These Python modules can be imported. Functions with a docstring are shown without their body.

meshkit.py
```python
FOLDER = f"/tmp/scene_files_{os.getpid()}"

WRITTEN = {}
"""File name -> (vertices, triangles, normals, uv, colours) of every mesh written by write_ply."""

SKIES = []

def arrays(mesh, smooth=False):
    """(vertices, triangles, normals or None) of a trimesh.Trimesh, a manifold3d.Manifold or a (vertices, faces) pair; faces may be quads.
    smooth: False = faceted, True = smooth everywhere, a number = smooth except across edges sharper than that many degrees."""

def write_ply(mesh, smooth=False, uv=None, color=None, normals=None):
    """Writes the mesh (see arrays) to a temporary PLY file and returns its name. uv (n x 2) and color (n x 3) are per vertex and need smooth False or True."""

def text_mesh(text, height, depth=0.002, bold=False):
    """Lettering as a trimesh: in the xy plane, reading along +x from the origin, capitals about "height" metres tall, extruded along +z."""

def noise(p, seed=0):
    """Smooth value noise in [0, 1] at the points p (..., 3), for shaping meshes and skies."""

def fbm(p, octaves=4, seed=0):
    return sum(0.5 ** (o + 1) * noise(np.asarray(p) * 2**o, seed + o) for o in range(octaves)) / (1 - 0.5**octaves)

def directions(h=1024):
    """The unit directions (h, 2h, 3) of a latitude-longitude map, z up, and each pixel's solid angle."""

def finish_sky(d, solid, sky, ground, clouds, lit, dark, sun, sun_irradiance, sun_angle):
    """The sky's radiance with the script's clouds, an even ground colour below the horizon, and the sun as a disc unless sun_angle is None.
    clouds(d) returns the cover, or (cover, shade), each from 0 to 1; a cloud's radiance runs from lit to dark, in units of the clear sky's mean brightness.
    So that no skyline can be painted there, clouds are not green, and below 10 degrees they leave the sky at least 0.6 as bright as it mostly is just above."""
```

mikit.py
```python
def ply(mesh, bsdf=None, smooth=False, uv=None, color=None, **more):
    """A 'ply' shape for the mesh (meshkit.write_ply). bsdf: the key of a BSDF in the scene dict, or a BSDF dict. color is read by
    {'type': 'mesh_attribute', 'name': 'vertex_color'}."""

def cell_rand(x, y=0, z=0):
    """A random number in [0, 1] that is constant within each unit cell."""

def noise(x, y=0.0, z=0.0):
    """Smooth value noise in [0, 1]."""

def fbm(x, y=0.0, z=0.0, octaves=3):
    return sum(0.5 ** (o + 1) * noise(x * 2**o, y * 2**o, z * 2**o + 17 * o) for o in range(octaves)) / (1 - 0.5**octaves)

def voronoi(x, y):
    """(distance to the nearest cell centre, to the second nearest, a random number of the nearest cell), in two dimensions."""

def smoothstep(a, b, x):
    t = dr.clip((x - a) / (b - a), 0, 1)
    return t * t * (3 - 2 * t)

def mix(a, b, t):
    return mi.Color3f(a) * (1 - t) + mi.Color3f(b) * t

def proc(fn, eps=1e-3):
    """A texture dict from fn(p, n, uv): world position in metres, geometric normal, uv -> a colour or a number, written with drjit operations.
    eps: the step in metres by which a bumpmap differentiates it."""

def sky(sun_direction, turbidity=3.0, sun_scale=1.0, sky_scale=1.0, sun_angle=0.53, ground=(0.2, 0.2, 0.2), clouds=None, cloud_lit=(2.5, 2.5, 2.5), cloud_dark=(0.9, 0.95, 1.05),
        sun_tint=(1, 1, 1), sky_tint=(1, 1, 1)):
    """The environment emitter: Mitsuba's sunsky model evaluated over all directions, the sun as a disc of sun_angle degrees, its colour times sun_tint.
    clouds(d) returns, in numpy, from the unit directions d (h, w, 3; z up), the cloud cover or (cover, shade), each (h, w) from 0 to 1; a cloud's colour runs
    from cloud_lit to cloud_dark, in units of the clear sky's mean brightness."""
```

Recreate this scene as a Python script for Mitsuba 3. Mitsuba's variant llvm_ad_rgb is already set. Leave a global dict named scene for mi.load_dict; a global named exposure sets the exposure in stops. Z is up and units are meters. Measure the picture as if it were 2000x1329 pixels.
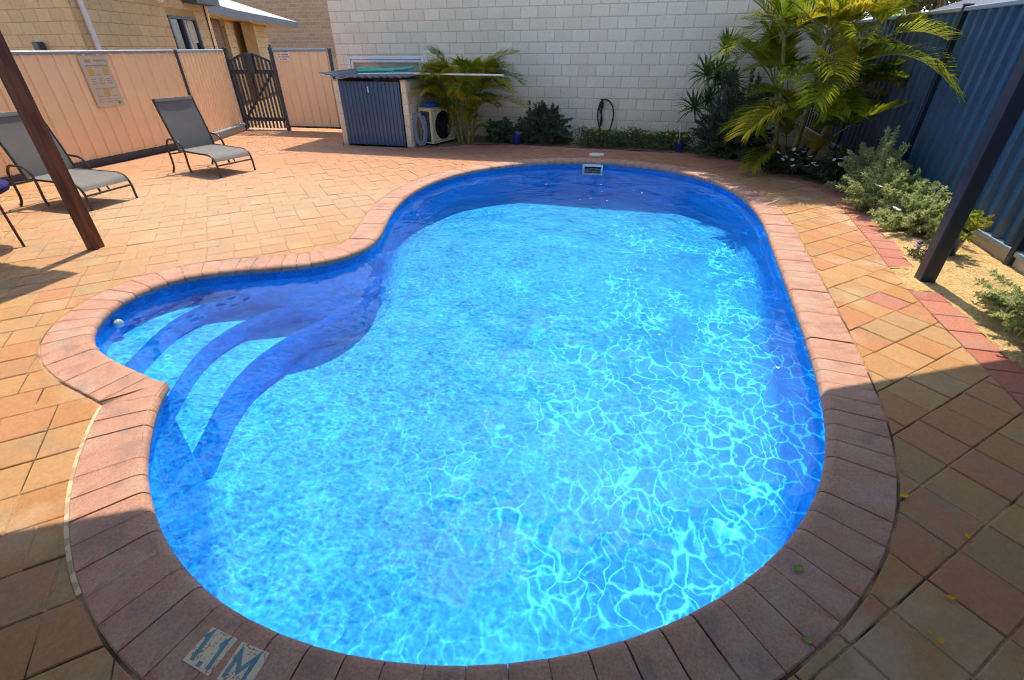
import math, random
import numpy as np
import trimesh
import drjit as dr
import mitsuba as mi
import mikit
import meshkit
from shapely.geometry import Polygon, Point, LineString, MultiPolygon, box as sbox
from shapely.ops import unary_union
from shapely import affinity
from scipy.interpolate import splprep, splev

T = mi.ScalarTransform4f
rng = np.random.default_rng(7)
random.seed(7)
scene, labels = {}, {}

# ------------------------------------------------------------------ camera, sky, exposure
# x runs along the rear brick wall, y along the side fence, z up; the photographer stands at the origin
CAM = np.array([0.0, 0.0, 1.5])
F_PX, PITCH, ROLL, YAW = 920.0, math.radians(31.9), math.radians(0.45), math.radians(16.0)


def cam_axes():
    c, s = math.cos(PITCH), math.sin(PITCH)
    right, fwd = np.array([1.0, 0, 0]), np.array([0, c, -s])
    down = np.cross(fwd, right)
    r = math.cos(ROLL) * right + math.sin(ROLL) * down
    d = -math.sin(ROLL) * right + math.cos(ROLL) * down
    cy, sy = math.cos(YAW), math.sin(YAW)
    Z = np.array([[cy, -sy, 0], [sy, cy, 0], [0, 0, 1]])
    return Z @ r, Z @ d, Z @ fwd


RIGHT, DOWN, FWD = cam_axes()
scene['camera'] = {'type': 'perspective', 'fov': 2 * math.degrees(math.atan(1000 / F_PX)), 'fov_axis': 'x', 'near_clip': 0.05, 'far_clip': 400.0,
                   'to_world': T().look_at(origin=CAM.tolist(), target=(CAM + FWD).tolist(), up=(-DOWN).tolist())}
SUN_EL, SUN_AZ = math.radians(64), math.radians(-8)
SUN = np.array([math.sin(SUN_AZ) * math.cos(SUN_EL), math.cos(SUN_AZ) * math.cos(SUN_EL), math.sin(SUN_EL)])
scene['sky'] = mikit.sky(SUN.tolist(), turbidity=5.5, sun_scale=0.58, ground=(0.3, 0.22, 0.15))
exposure = 2.88

# ------------------------------------------------------------------ materials
fbm, noise, voronoi, smoothstep, mix = mikit.fbm, mikit.noise, mikit.voronoi, mikit.smoothstep, mikit.mix


def mat(key, color, rough=0.7, spec=0.3, metallic=0.0, two=True, **more):
    c = mikit.proc(color) if callable(color) else {'type': 'rgb', 'value': list(map(float, color))}
    b = {'type': 'principled', 'base_color': c, 'roughness': rough, 'specular': spec, 'metallic': metallic, **more}
    scene[key] = {'type': 'twosided', 'b': b} if two else b
    return key


def leafmat(key, a, b, rough=0.45, trans=0.7, freq=6.0):
    f = lambda p, n, uv: mix(a, b, smoothstep(0.25, 0.75, noise(p.x * freq, p.y * freq, p.z * freq)) * 0.7 + 0.3 * uv.x)
    scene[key] = {'type': 'principledthin', 'base_color': mikit.proc(f), 'roughness': rough, 'diff_trans': trans, 'eta': 1.4, 'spec_trans': 0.0}
    return key


def paver_color(p, n, uv):
    c = mix((0.43, 0.225, 0.095), (0.46, 0.275, 0.130), smoothstep(0.15, 0.75, uv.x))
    c = mix(c, (0.45, 0.215, 0.115), smoothstep(0.55, 0.75, uv.y) * 0.8)
    c = mix(c, (0.38, 0.26, 0.14), smoothstep(0.2, 0.1, uv.y) * 0.6)
    blot = fbm(p.x * 5.5, p.y * 5.5, 3.0, 4)
    c = mix(c, (0.33, 0.245, 0.16), smoothstep(0.52, 0.78, blot) * 0.5)
    # old, pale worn paving towards the middle of the terrace
    worn = smoothstep(3.6, 1.2, dr.sqrt(dr.square(p.x + 4.3) + dr.square((p.y - 4.6) * 1.1)) + 1.6 * (fbm(p.x * 1.1, p.y * 1.1, 2.0, 3) - 0.5))
    c = mix(c, (0.46, 0.345, 0.235), worn * 0.6)
    c = mix(c, (0.52, 0.40, 0.27), smoothstep(0.62, 0.82, fbm(p.x * 3.1 + 9, p.y * 3.1, 8.0, 3)) * 0.5)
    c = mix(c, (0.47, 0.245, 0.145), smoothstep(4.6, 7.0, p.y - 0.25 * (p.x + 4)) * smoothstep(0.5, -2.5, p.x) * 0.75)
    c = mix(c, (0.36, 0.155, 0.09), smoothstep(7.0, 7.8, p.y) * smoothstep(-5.2, -4.0, p.x) * 0.8)
    grain = noise(p.x * 260, p.y * 260, 1.0) * 0.55 + noise(p.x * 90, p.y * 90, 5.0) * 0.45
    return c * (0.72 + 0.26 * grain)


def red_color(p, n, uv):
    c = mix((0.36, 0.135, 0.095), (0.42, 0.18, 0.13), uv.x)
    c = mix(c, (0.34, 0.2, 0.16), smoothstep(0.5, 0.8, fbm(p.x * 6, p.y * 6, 2.0, 3)) * 0.5)
    return c * (0.78 + 0.36 * noise(p.x * 220, p.y * 220, 3.0))


def coping_color(p, n, uv):
    c = mix((0.395, 0.218, 0.155), (0.445, 0.260, 0.190), uv.x)
    c = mix(c, (0.36, 0.15, 0.115), smoothstep(0.6, 0.9, uv.y) * 0.6)
    b = fbm(p.x * 7, p.y * 7, 1.0, 4)
    c = mix(c, (0.42, 0.30, 0.24), smoothstep(0.48, 0.75, b) * 0.6)
    c = mix(c, (0.22, 0.15, 0.145), smoothstep(0.55, 0.8, fbm(p.x * 11 + 5, p.y * 11, 7.0, 3)) * 0.45)
    return c * (0.78 + 0.34 * noise(p.x * 200, p.y * 200, 2.0))


def block_color(p, n, uv):
    c = mix((0.87, 0.77, 0.575), (0.80, 0.695, 0.505), uv.x)
    c = mix(c, (0.72, 0.60, 0.44), smoothstep(0.55, 0.85, fbm(p.x * 2.2, p.y * 2.2, p.z * 2.6, 3)) * 0.4)
    # yellower, darker tone towards the lowest courses, with an uneven upper edge
    c = mix(c, (0.66, 0.54, 0.33), smoothstep(0.42, 0.05, p.z + 0.16 * noise(p.x * 3, 1.0, p.z * 4)) * 0.6)
    pit = smoothstep(0.68, 0.86, noise(p.x * 60, p.y * 60, p.z * 60))
    return c * (0.92 + 0.12 * noise(p.x * 150, p.y * 150, p.z * 150) - 0.14 * pit)


def warm_block_color(p, n, uv):
    c = mix((0.66, 0.50, 0.30), (0.60, 0.43, 0.24), uv.x)
    c = mix(c, (0.62, 0.42, 0.22), smoothstep(0.5, 0.8, fbm(p.x * 2.2, p.y * 2.2, p.z * 2.6, 3)) * 0.4)
    pit = smoothstep(0.66, 0.84, noise(p.x * 45, p.y * 45, p.z * 45))
    return c * (0.92 + 0.12 * noise(p.x * 120, p.y * 120, p.z * 120) - 0.16 * pit)


def sand_color(p, n, uv):
    c = mix((0.40, 0.28, 0.125), (0.47, 0.35, 0.17), fbm(p.x * 4, p.y * 4, 1.0, 3))
    c = mix(c, (0.26, 0.19, 0.10), smoothstep(0.55, 0.75, fbm(p.x * 9, p.y * 9, 4.0, 4)) * 0.55)
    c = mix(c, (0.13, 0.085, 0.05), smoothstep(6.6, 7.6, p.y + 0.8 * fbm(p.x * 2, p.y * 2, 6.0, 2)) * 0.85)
    return c * (0.6 + 0.7 * noise(p.x * 120, p.y * 120, 2.0))


def liner_color(p, n, uv):
    c = mix((0.042, 0.385, 0.92), (0.052, 0.455, 0.95), fbm(p.x * 3, p.y * 3, p.z * 3, 3))
    return c * (0.90 + 0.14 * noise(p.x * 55, p.y * 55, p.z * 55))


def tile_color(p, n, uv):
    c = mix((0.010, 0.14, 0.52), (0.014, 0.21, 0.66), smoothstep(0.35, 0.7, noise(uv.x * 90, uv.y * 90, 1.0)))
    return mix(c, (0.02, 0.16, 0.45), smoothstep(0.7, 0.8, noise(uv.x * 160, uv.y * 160, 7.0)) * 0.5)


mat('m_paver', paver_color, 0.85, 0.25)
mat('m_red_paver', red_color, 0.8, 0.25)
mat('m_coping', coping_color, 0.7, 0.35)
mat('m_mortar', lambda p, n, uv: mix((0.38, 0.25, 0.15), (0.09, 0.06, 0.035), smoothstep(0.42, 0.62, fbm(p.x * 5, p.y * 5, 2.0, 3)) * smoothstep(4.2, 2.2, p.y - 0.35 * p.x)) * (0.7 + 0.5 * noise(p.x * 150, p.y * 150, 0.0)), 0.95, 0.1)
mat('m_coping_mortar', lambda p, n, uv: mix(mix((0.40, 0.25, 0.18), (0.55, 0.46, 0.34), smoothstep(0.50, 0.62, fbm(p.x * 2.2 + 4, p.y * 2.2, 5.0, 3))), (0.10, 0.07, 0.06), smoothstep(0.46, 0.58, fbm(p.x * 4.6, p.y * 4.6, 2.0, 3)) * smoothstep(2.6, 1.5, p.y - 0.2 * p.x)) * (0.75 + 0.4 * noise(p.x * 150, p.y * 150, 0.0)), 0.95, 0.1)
mat('m_pale_mortar', lambda p, n, uv: mix((0.58, 0.47, 0.32), (0.40, 0.29, 0.19), smoothstep(0.45, 0.62, noise(p.x * 30, p.y * 30, 2.0))), 0.95, 0.1)
mat('m_block', block_color, 0.9, 0.15)
mat('m_block_mortar', lambda p, n, uv: mix((0.68, 0.54, 0.35), (0.60, 0.46, 0.29), noise(p.x * 8, p.y * 8, p.z * 8)), 0.95, 0.1)
mat('m_warm_block', warm_block_color, 0.9, 0.15)
mat('m_warm_mortar', lambda p, n, uv: mix((0.50, 0.35, 0.17), (0.42, 0.28, 0.13), noise(p.x * 8, p.y * 8, p.z * 8)), 0.95, 0.1)
mat('m_far_brick', lambda p, n, uv: mix((0.55, 0.38, 0.24), (0.48, 0.30, 0.18), uv.x), 0.9, 0.15)
mat('m_sand', sand_color, 0.95, 0.1)
scene['m_liner'] = {'type': 'twosided', 'b': {'type': 'diffuse', 'reflectance': mikit.proc(liner_color)}}
mat('m_tile', tile_color, 0.25, 0.5)
mat('m_white_plastic', (0.78, 0.78, 0.76), 0.35, 0.5)
mat('m_dull_white', lambda p, n, uv: mix((0.74, 0.73, 0.70), (0.60, 0.57, 0.52), fbm(p.x * 14, p.y * 14, p.z * 14, 3)), 0.55, 0.4)
mat('m_paint_white', lambda p, n, uv: mix((0.64, 0.55, 0.41), (0.34, 0.21, 0.16), smoothstep(0.66, 0.74, noise(p.x * 260, p.y * 260, 1.0) * 0.6 + 0.4 * noise(p.x * 60, p.y * 60, 2.0))), 0.8, 0.2)
mat('m_paint_blue', lambda p, n, uv: mix((0.08, 0.21, 0.26), (0.16, 0.27, 0.29), noise(p.x * 90, p.y * 90, 1.0)), 0.7, 0.3)
steel = lambda a, b: (lambda p, n, uv: mix(a, b, fbm(p.x * 3, p.y * 3, p.z * 1.2, 3)) * (0.94 + 0.1 * noise(p.x * 70, p.y * 70, p.z * 12)))
mat('m_blue_steel', steel((0.022, 0.075, 0.150), (0.038, 0.105, 0.190)), 0.30, 0.7)
mat('m_dark_steel', steel((0.012, 0.022, 0.042), (0.017, 0.029, 0.052)), 0.4, 0.5)
mat('m_rail_blue', steel((0.20, 0.27, 0.34), (0.26, 0.33, 0.40)), 0.35, 0.5)
mat('m_cream_steel', lambda p, n, uv: mix((0.88, 0.60, 0.335), (0.90, 0.63, 0.365), fbm(p.x * 2, p.y * 2, p.z * 1.2, 2)), 0.5, 0.35)
mat('m_gate_steel', steel((0.035, 0.045, 0.06), (0.05, 0.06, 0.075)), 0.4, 0.5)
mat('m_timber', lambda p, n, uv: mix((0.15, 0.045, 0.018), (0.075, 0.02, 0.009), smoothstep(0.3, 0.7, noise(p.x * 60, p.y * 60, p.z * 4.0))) * (0.85 + 0.3 * noise(p.x * 200, p.y * 200, p.z * 9)), 0.5, 0.4)
mat('m_frame_metal', (0.035, 0.026, 0.024), 0.35, 0.5)
mat('m_sling', lambda p, n, uv: mix((0.125, 0.125, 0.122), (0.175, 0.172, 0.165), noise(p.x * 300, p.y * 300, p.z * 300) * 0.6 + 0.4 * fbm(p.x * 12, p.y * 12, p.z * 12, 2)), 0.7, 0.3)
mat('m_alu', (0.66, 0.69, 0.72), 0.35, 0.5, metallic=0.4)
mat('m_cream_paint', lambda p, n, uv: mix((0.60, 0.53, 0.33), (0.52, 0.45, 0.27), fbm(p.x * 6, p.y * 6, p.z * 6, 3)), 0.45, 0.4)
mat('m_black', (0.012, 0.012, 0.014), 0.5, 0.4)
mat('m_coil', (0.05, 0.09, 0.10), 0.5, 0.5)
mat('m_hose_grey', (0.22, 0.26, 0.30), 0.5, 0.4)
mat('m_hose_green', (0.012, 0.035, 0.032), 0.4, 0.5)
mat('m_blue_cloth', lambda p, n, uv: mix((0.02, 0.10, 0.42), (0.03, 0.15, 0.55), noise(p.x * 40, p.y * 40, p.z * 40)), 0.8, 0.3, sheen=0.5)
mat('m_navy', (0.008, 0.012, 0.10), 0.8, 0.3)
mat('m_pot_blue', (0.012, 0.03, 0.16), 0.2, 0.6)
mat('m_noodle', (0.10, 0.55, 0.30), 0.8, 0.2)
mat('m_sheet_roof', lambda p, n, uv: mix((0.035, 0.06, 0.11), (0.07, 0.11, 0.16), fbm(p.x * 5, p.y * 5, 2.0, 3)), 0.4, 0.5)
mat('m_pale_roof', (0.42, 0.52, 0.56), 0.4, 0.5)
mat('m_fascia', (0.07, 0.09, 0.13), 0.5, 0.4)
mat('m_soffit', (0.62, 0.50, 0.36), 0.8, 0.2)
mat('m_dark_glass', (0.015, 0.018, 0.02), 0.06, 0.7)
mat('m_curtain', (0.55, 0.52, 0.46), 0.9, 0.1)
mat('m_pier', lambda p, n, uv: mix((0.36, 0.20, 0.07), (0.28, 0.15, 0.05), noise(p.x * 5, p.y * 5, p.z * 6)), 0.9, 0.1)
mat('m_door', (0.16, 0.07, 0.02), 0.5, 0.4)
mat('m_bark', lambda p, n, uv: mix((0.20, 0.15, 0.10), (0.32, 0.26, 0.20), noise(p.x * 20, p.y * 20, p.z * 7)), 0.9, 0.1)
mat('m_cane', lambda p, n, uv: mix((0.30, 0.24, 0.08), (0.16, 0.17, 0.05), smoothstep(0.3, 0.7, noise(p.x * 9, p.y * 9, p.z * 16))), 0.6, 0.3)
mat('m_stem', (0.20, 0.17, 0.11), 0.8, 0.2)
mat('m_petal_white', (0.80, 0.78, 0.72), 0.7, 0.2)
mat('m_petal_yellow', (0.75, 0.48, 0.02), 0.7, 0.2)
mat('m_petal_mauve', (0.32, 0.20, 0.45), 0.7, 0.2)
mat('m_litter_yellow', (0.62, 0.33, 0.02), 0.7, 0.2)
mat('m_litter_green', (0.20, 0.30, 0.05), 0.7, 0.2)
mat('m_board', lambda p, n, uv: mix((0.60, 0.50, 0.36), (0.54, 0.44, 0.31), fbm(p.y * 9, p.z * 9, 2.0, 3)), 0.5, 0.4)
mat('m_print_grey', (0.34, 0.30, 0.24), 0.6, 0.3)
mat('m_print_yellow', (0.56, 0.40, 0.10), 0.6, 0.3)
mat('m_print_green', (0.12, 0.22, 0.12), 0.6, 0.3)
mat('m_print_red', (0.55, 0.18, 0.14), 0.6, 0.3)
mat('m_concrete', lambda p, n, uv: mix((0.52, 0.46, 0.38), (0.42, 0.36, 0.28), fbm(p.x * 8, p.y * 8, p.z * 8, 3)), 0.9, 0.2)
mat('m_added_wall', lambda p, n, uv: mix((0.58, 0.45, 0.28), (0.52, 0.38, 0.22), fbm(p.x * 5, p.y * 5, p.z * 5, 3)), 0.9, 0.1)
leafmat('m_palm', (0.09, 0.20, 0.012), (0.40, 0.43, 0.035), 0.4, 1.1, 2.2)
leafmat('m_palm_yellow', (0.28, 0.30, 0.02), (0.58, 0.47, 0.05), 0.4, 1.1, 3.0)
leafmat('m_strap', (0.05, 0.12, 0.025), (0.13, 0.22, 0.045), 0.4, 0.7, 5.0)
leafmat('m_dark_leaf', (0.045, 0.085, 0.05), (0.15, 0.20, 0.12), 0.45, 0.4, 9.0)
leafmat('m_grey_leaf', (0.06, 0.09, 0.055), (0.15, 0.19, 0.11), 0.5, 0.4, 9.0)
leafmat('m_silver_leaf', (0.31, 0.40, 0.17), (0.58, 0.64, 0.31), 0.6, 0.8, 9.0)
leafmat('m_green_leaf', (0.05, 0.10, 0.03), (0.12, 0.19, 0.06), 0.5, 0.5, 9.0)
leafmat('m_lime_leaf', (0.22, 0.30, 0.04), (0.42, 0.44, 0.07), 0.5, 0.7, 9.0)
leafmat('m_gum_leaf', (0.05, 0.08, 0.03), (0.11, 0.13, 0.06), 0.5, 0.5, 1.5)


def painted_caustics(p, n, uv):
    """Caustic light lines painted into the transmittance of the water sheet, independent of its wave relief (mean about one)."""
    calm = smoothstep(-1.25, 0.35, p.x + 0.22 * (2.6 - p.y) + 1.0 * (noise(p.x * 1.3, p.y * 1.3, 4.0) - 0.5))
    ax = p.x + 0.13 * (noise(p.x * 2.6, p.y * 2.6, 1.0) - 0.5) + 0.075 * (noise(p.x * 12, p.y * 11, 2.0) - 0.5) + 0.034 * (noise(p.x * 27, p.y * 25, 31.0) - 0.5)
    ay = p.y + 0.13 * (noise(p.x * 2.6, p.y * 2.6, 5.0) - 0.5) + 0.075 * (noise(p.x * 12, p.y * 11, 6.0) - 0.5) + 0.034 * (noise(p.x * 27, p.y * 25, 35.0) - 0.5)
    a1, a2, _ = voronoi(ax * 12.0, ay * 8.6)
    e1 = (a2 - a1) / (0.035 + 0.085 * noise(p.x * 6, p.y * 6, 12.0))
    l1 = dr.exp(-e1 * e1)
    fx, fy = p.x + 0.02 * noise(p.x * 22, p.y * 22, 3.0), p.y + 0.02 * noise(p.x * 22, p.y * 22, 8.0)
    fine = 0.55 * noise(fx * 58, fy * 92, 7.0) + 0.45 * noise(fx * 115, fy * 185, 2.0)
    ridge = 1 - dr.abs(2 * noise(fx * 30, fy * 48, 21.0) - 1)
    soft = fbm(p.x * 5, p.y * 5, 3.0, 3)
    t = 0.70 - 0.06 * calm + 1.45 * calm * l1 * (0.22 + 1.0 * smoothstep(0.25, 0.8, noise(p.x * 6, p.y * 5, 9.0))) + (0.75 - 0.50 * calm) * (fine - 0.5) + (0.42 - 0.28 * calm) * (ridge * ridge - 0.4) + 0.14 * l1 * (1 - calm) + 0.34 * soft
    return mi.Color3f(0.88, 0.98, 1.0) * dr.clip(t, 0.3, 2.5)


scene['m_water'] = {'type': 'thindielectric', 'int_ior': 1.33, 'ext_ior': 1.0, 'specular_reflectance': {'type': 'rgb', 'value': 0.55}, 'specular_transmittance': mikit.proc(painted_caustics)}  # bright lines on the pool floor come from this painted transmittance pattern
scene['m_pane'] = {'type': 'thindielectric', 'int_ior': 1.5, 'ext_ior': 1.0}

# ------------------------------------------------------------------ helpers
TAKEN = {}


def numbered(key):
    n = TAKEN.get(key, -1) + 1
    TAKEN[key] = n
    return key if n == 0 else f'{key}_{n:03d}'


def thing(name, label=None, cat=None, group=None, kind=None):
    key = numbered(name)
    d = {}
    for k, v in (('label', label), ('category', cat), ('group', group), ('kind', kind)):
        if v:
            d[k] = v
    labels[key] = d
    return key


def put(parent, name, mesh, bsdf, smooth=False, uv=None, label=None, kind=None, **more):
    """A part of a thing (or a thing of one mesh when name is None)."""
    if isinstance(mesh, list):
        mesh = join(mesh)
    key = numbered(f'{parent}__{name}') if name else parent
    if uv is not None:
        n = len(mesh[0]) if isinstance(mesh, tuple) else len(mesh.vertices)
        uv = np.tile(np.asarray(uv, float), (n, 1)) if np.ndim(uv) == 1 else uv
    scene[key] = mikit.ply(mesh, bsdf, smooth, uv=uv, **more)
    if label or kind:
        labels.setdefault(key, {}).update({k: v for k, v in (('label', label), ('kind', kind)) if v})
    return key


def join(parts):
    vs, fs, n = [], [], 0
    for m in parts:
        v, f = (m if isinstance(m, tuple) else (m.vertices, m.faces))
        v, f = np.asarray(v, float), np.asarray(f, int)
        if f.shape[1] == 4:
            f = np.vstack([f[:, [0, 1, 2]], f[:, [0, 2, 3]]])
        vs.append(v)
        fs.append(f + n)
        n += len(v)
    return np.vstack(vs), np.vstack(fs)


def joinuv(parts, uvs):
    return join(parts), np.vstack([np.tile(u, (len(p[0]), 1)) for p, u in zip(parts, uvs)])


def xf(mesh, M=None, loc=None, rz=0.0, s=1.0):
    v, f = (mesh if isinstance(mesh, tuple) else (np.asarray(mesh.vertices), np.asarray(mesh.faces)))
    v = v * s
    if rz:
        c, q = math.cos(rz), math.sin(rz)
        v = v @ np.array([[c, -q, 0], [q, c, 0], [0, 0, 1]]).T
    if M is not None:
        v = v @ np.asarray(M).T
    if loc is not None:
        v = v + np.asarray(loc)
    return v, f


def bbox(x0, x1, y0, y1, z0, z1, bev=0.0):
    """A box with chamfered edges."""
    if bev <= 0:
        v = np.array([[x, y, z] for x in (x0, x1) for y in (y0, y1) for z in (z0, z1)], float)
        f = np.array([[0, 1, 3], [0, 3, 2], [4, 6, 7], [4, 7, 5], [0, 4, 5], [0, 5, 1], [2, 3, 7], [2, 7, 6], [0, 2, 6], [0, 6, 4], [1, 5, 7], [1, 7, 3]])
        return v, f
    pts = []
    for sx, x in ((1, x0), (-1, x1)):
        for sy, y in ((1, y0), (-1, y1)):
            for sz, z in ((1, z0), (-1, z1)):
                pts += [(x + sx * bev, y + sy * bev, z), (x + sx * bev, y, z + sz * bev), (x, y + sy * bev, z + sz * bev)]
    h = trimesh.convex.convex_hull(np.array(pts))
    return np.array(h.vertices), np.array(h.faces)


def beam(a, b, w, t, up=(0, 0, 1), bev=0.0):
    """A bar of section w (sideways) by t (along up) from a to b."""
    a, b = np.asarray(a, float), np.asarray(b, float)
    L = np.linalg.norm(b - a)
    d = (b - a) / L
    u = np.asarray(up, float)
    u = u - d * (u @ d)
    if np.linalg.norm(u) < 1e-6:
        u = np.cross(d, [1, 0, 0])
    u /= np.linalg.norm(u)
    s = np.cross(d, u)
    v, f = bbox(0, L, -w / 2, w / 2, -t / 2, t / 2, bev)
    return v @ np.array([d, s, u]) + a, f


def tube(points, r, sides=8, caps=True):
    p = np.asarray(points, float)
    r = np.broadcast_to(r, (len(p),))
    t = np.gradient(p, axis=0)
    t /= np.linalg.norm(t, axis=1, keepdims=True) + 1e-12
    ref = np.array([0, 0, 1.0]) if abs(t[0, 2]) < 0.9 else np.array([1.0, 0, 0])
    A = []
    a = np.cross(t[0], ref)
    a /= np.linalg.norm(a)
    for k in range(len(p)):
        a = a - t[k] * (a @ t[k])
        a /= np.linalg.norm(a) + 1e-12
        A.append(a)
    A = np.array(A)
    B = np.cross(t, A)
    ang = np.arange(sides) * 2 * np.pi / sides
    v = p[:, None] + r[:, None, None] * (np.cos(ang)[None, :, None] * A[:, None] + np.sin(ang)[None, :, None] * B[:, None])
    v = v.reshape(-1, 3)
    i, j = np.meshgrid(np.arange(len(p) - 1), np.arange(sides), indexing='ij')
    q = np.stack([i * sides + j, i * sides + (j + 1) % sides, (i + 1) * sides + (j + 1) % sides, (i + 1) * sides + j], -1).reshape(-1, 4)
    f = np.vstack([q[:, [0, 1, 2]], q[:, [0, 2, 3]]])
    if caps:
        n = len(v)
        v = np.vstack([v, p[:1], p[-1:]])
        k = np.arange(sides)
        e = (len(p) - 1) * sides
        f = np.vstack([f, np.stack([(k + 1) % sides, k, k * 0 + n], 1), np.stack([e + k, e + (k + 1) % sides, k * 0 + n + 1], 1)])
    return v, f


def smooth_path(pts, n=24):
    pts = np.asarray(pts, float)
    k = min(3, len(pts) - 1)
    tck, _ = splprep(pts.T, s=0, k=k)
    return np.array(splev(np.linspace(0, 1, n), tck)).T


def ccw(ring):
    ring = np.asarray(ring, float)
    if len(ring) > 1 and np.allclose(ring[0], ring[-1]):
        ring = ring[:-1]
    x, y = ring[:, 0], ring[:, 1]
    return ring if np.sum(x * np.roll(y, -1) - np.roll(x, -1) * y) > 0 else ring[::-1]


def inset(ring, e):
    d1 = ring - np.roll(ring, 1, 0)
    d2 = np.roll(ring, -1, 0) - ring
    d1 /= np.linalg.norm(d1, axis=1, keepdims=True) + 1e-12
    d2 /= np.linalg.norm(d2, axis=1, keepdims=True) + 1e-12
    n1, n2 = np.stack([-d1[:, 1], d1[:, 0]], 1), np.stack([-d2[:, 1], d2[:, 0]], 1)
    m = n1 + n2
    return ring + e * m / np.maximum((m * n1).sum(1, keepdims=True), 0.35)


def slab(ring, z0, z1, bev=0.003, tilt=(0, 0)):
    """A flat stone from a polygon ring: top, chamfer, sides (no underside)."""
    ring = ccw(ring)
    n = len(ring)
    top = inset(ring, bev) if bev else ring
    if bev and (not Polygon(top).is_valid or Polygon(top).area < 0.3 * Polygon(ring).area):
        top = ring * 0.98 + ring.mean(0) * 0.02
    from mapbox_earcut import triangulate_float64
    tri = triangulate_float64(np.ascontiguousarray(top), np.array([n], np.uint32)).reshape(-1, 3)
    c = ring.mean(0)
    zt = z1 + (top - c) @ np.asarray(tilt)
    zr = z1 - bev + (ring - c) @ np.asarray(tilt)
    v = np.vstack([np.c_[top, zt], np.c_[ring, zr], np.c_[ring, np.full(n, z0)]])
    i = np.arange(n)
    j = (i + 1) % n
    f = [tri, np.stack([n + i, n + j, j], 1), np.stack([n + i, j, i], 1), np.stack([2 * n + i, 2 * n + j, n + j], 1), np.stack([2 * n + i, n + j, n + i], 1)]
    return v, np.vstack(f)


def flat(poly, z, holes=True):
    """A flat sheet from a shapely polygon."""
    out = []
    for g in (poly.geoms if hasattr(poly, 'geoms') else [poly]):
        v, f = trimesh.creation.triangulate_polygon(g, engine='earcut')
        out.append((np.c_[v, np.full(len(v), z)], f))
    return join(out)


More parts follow.
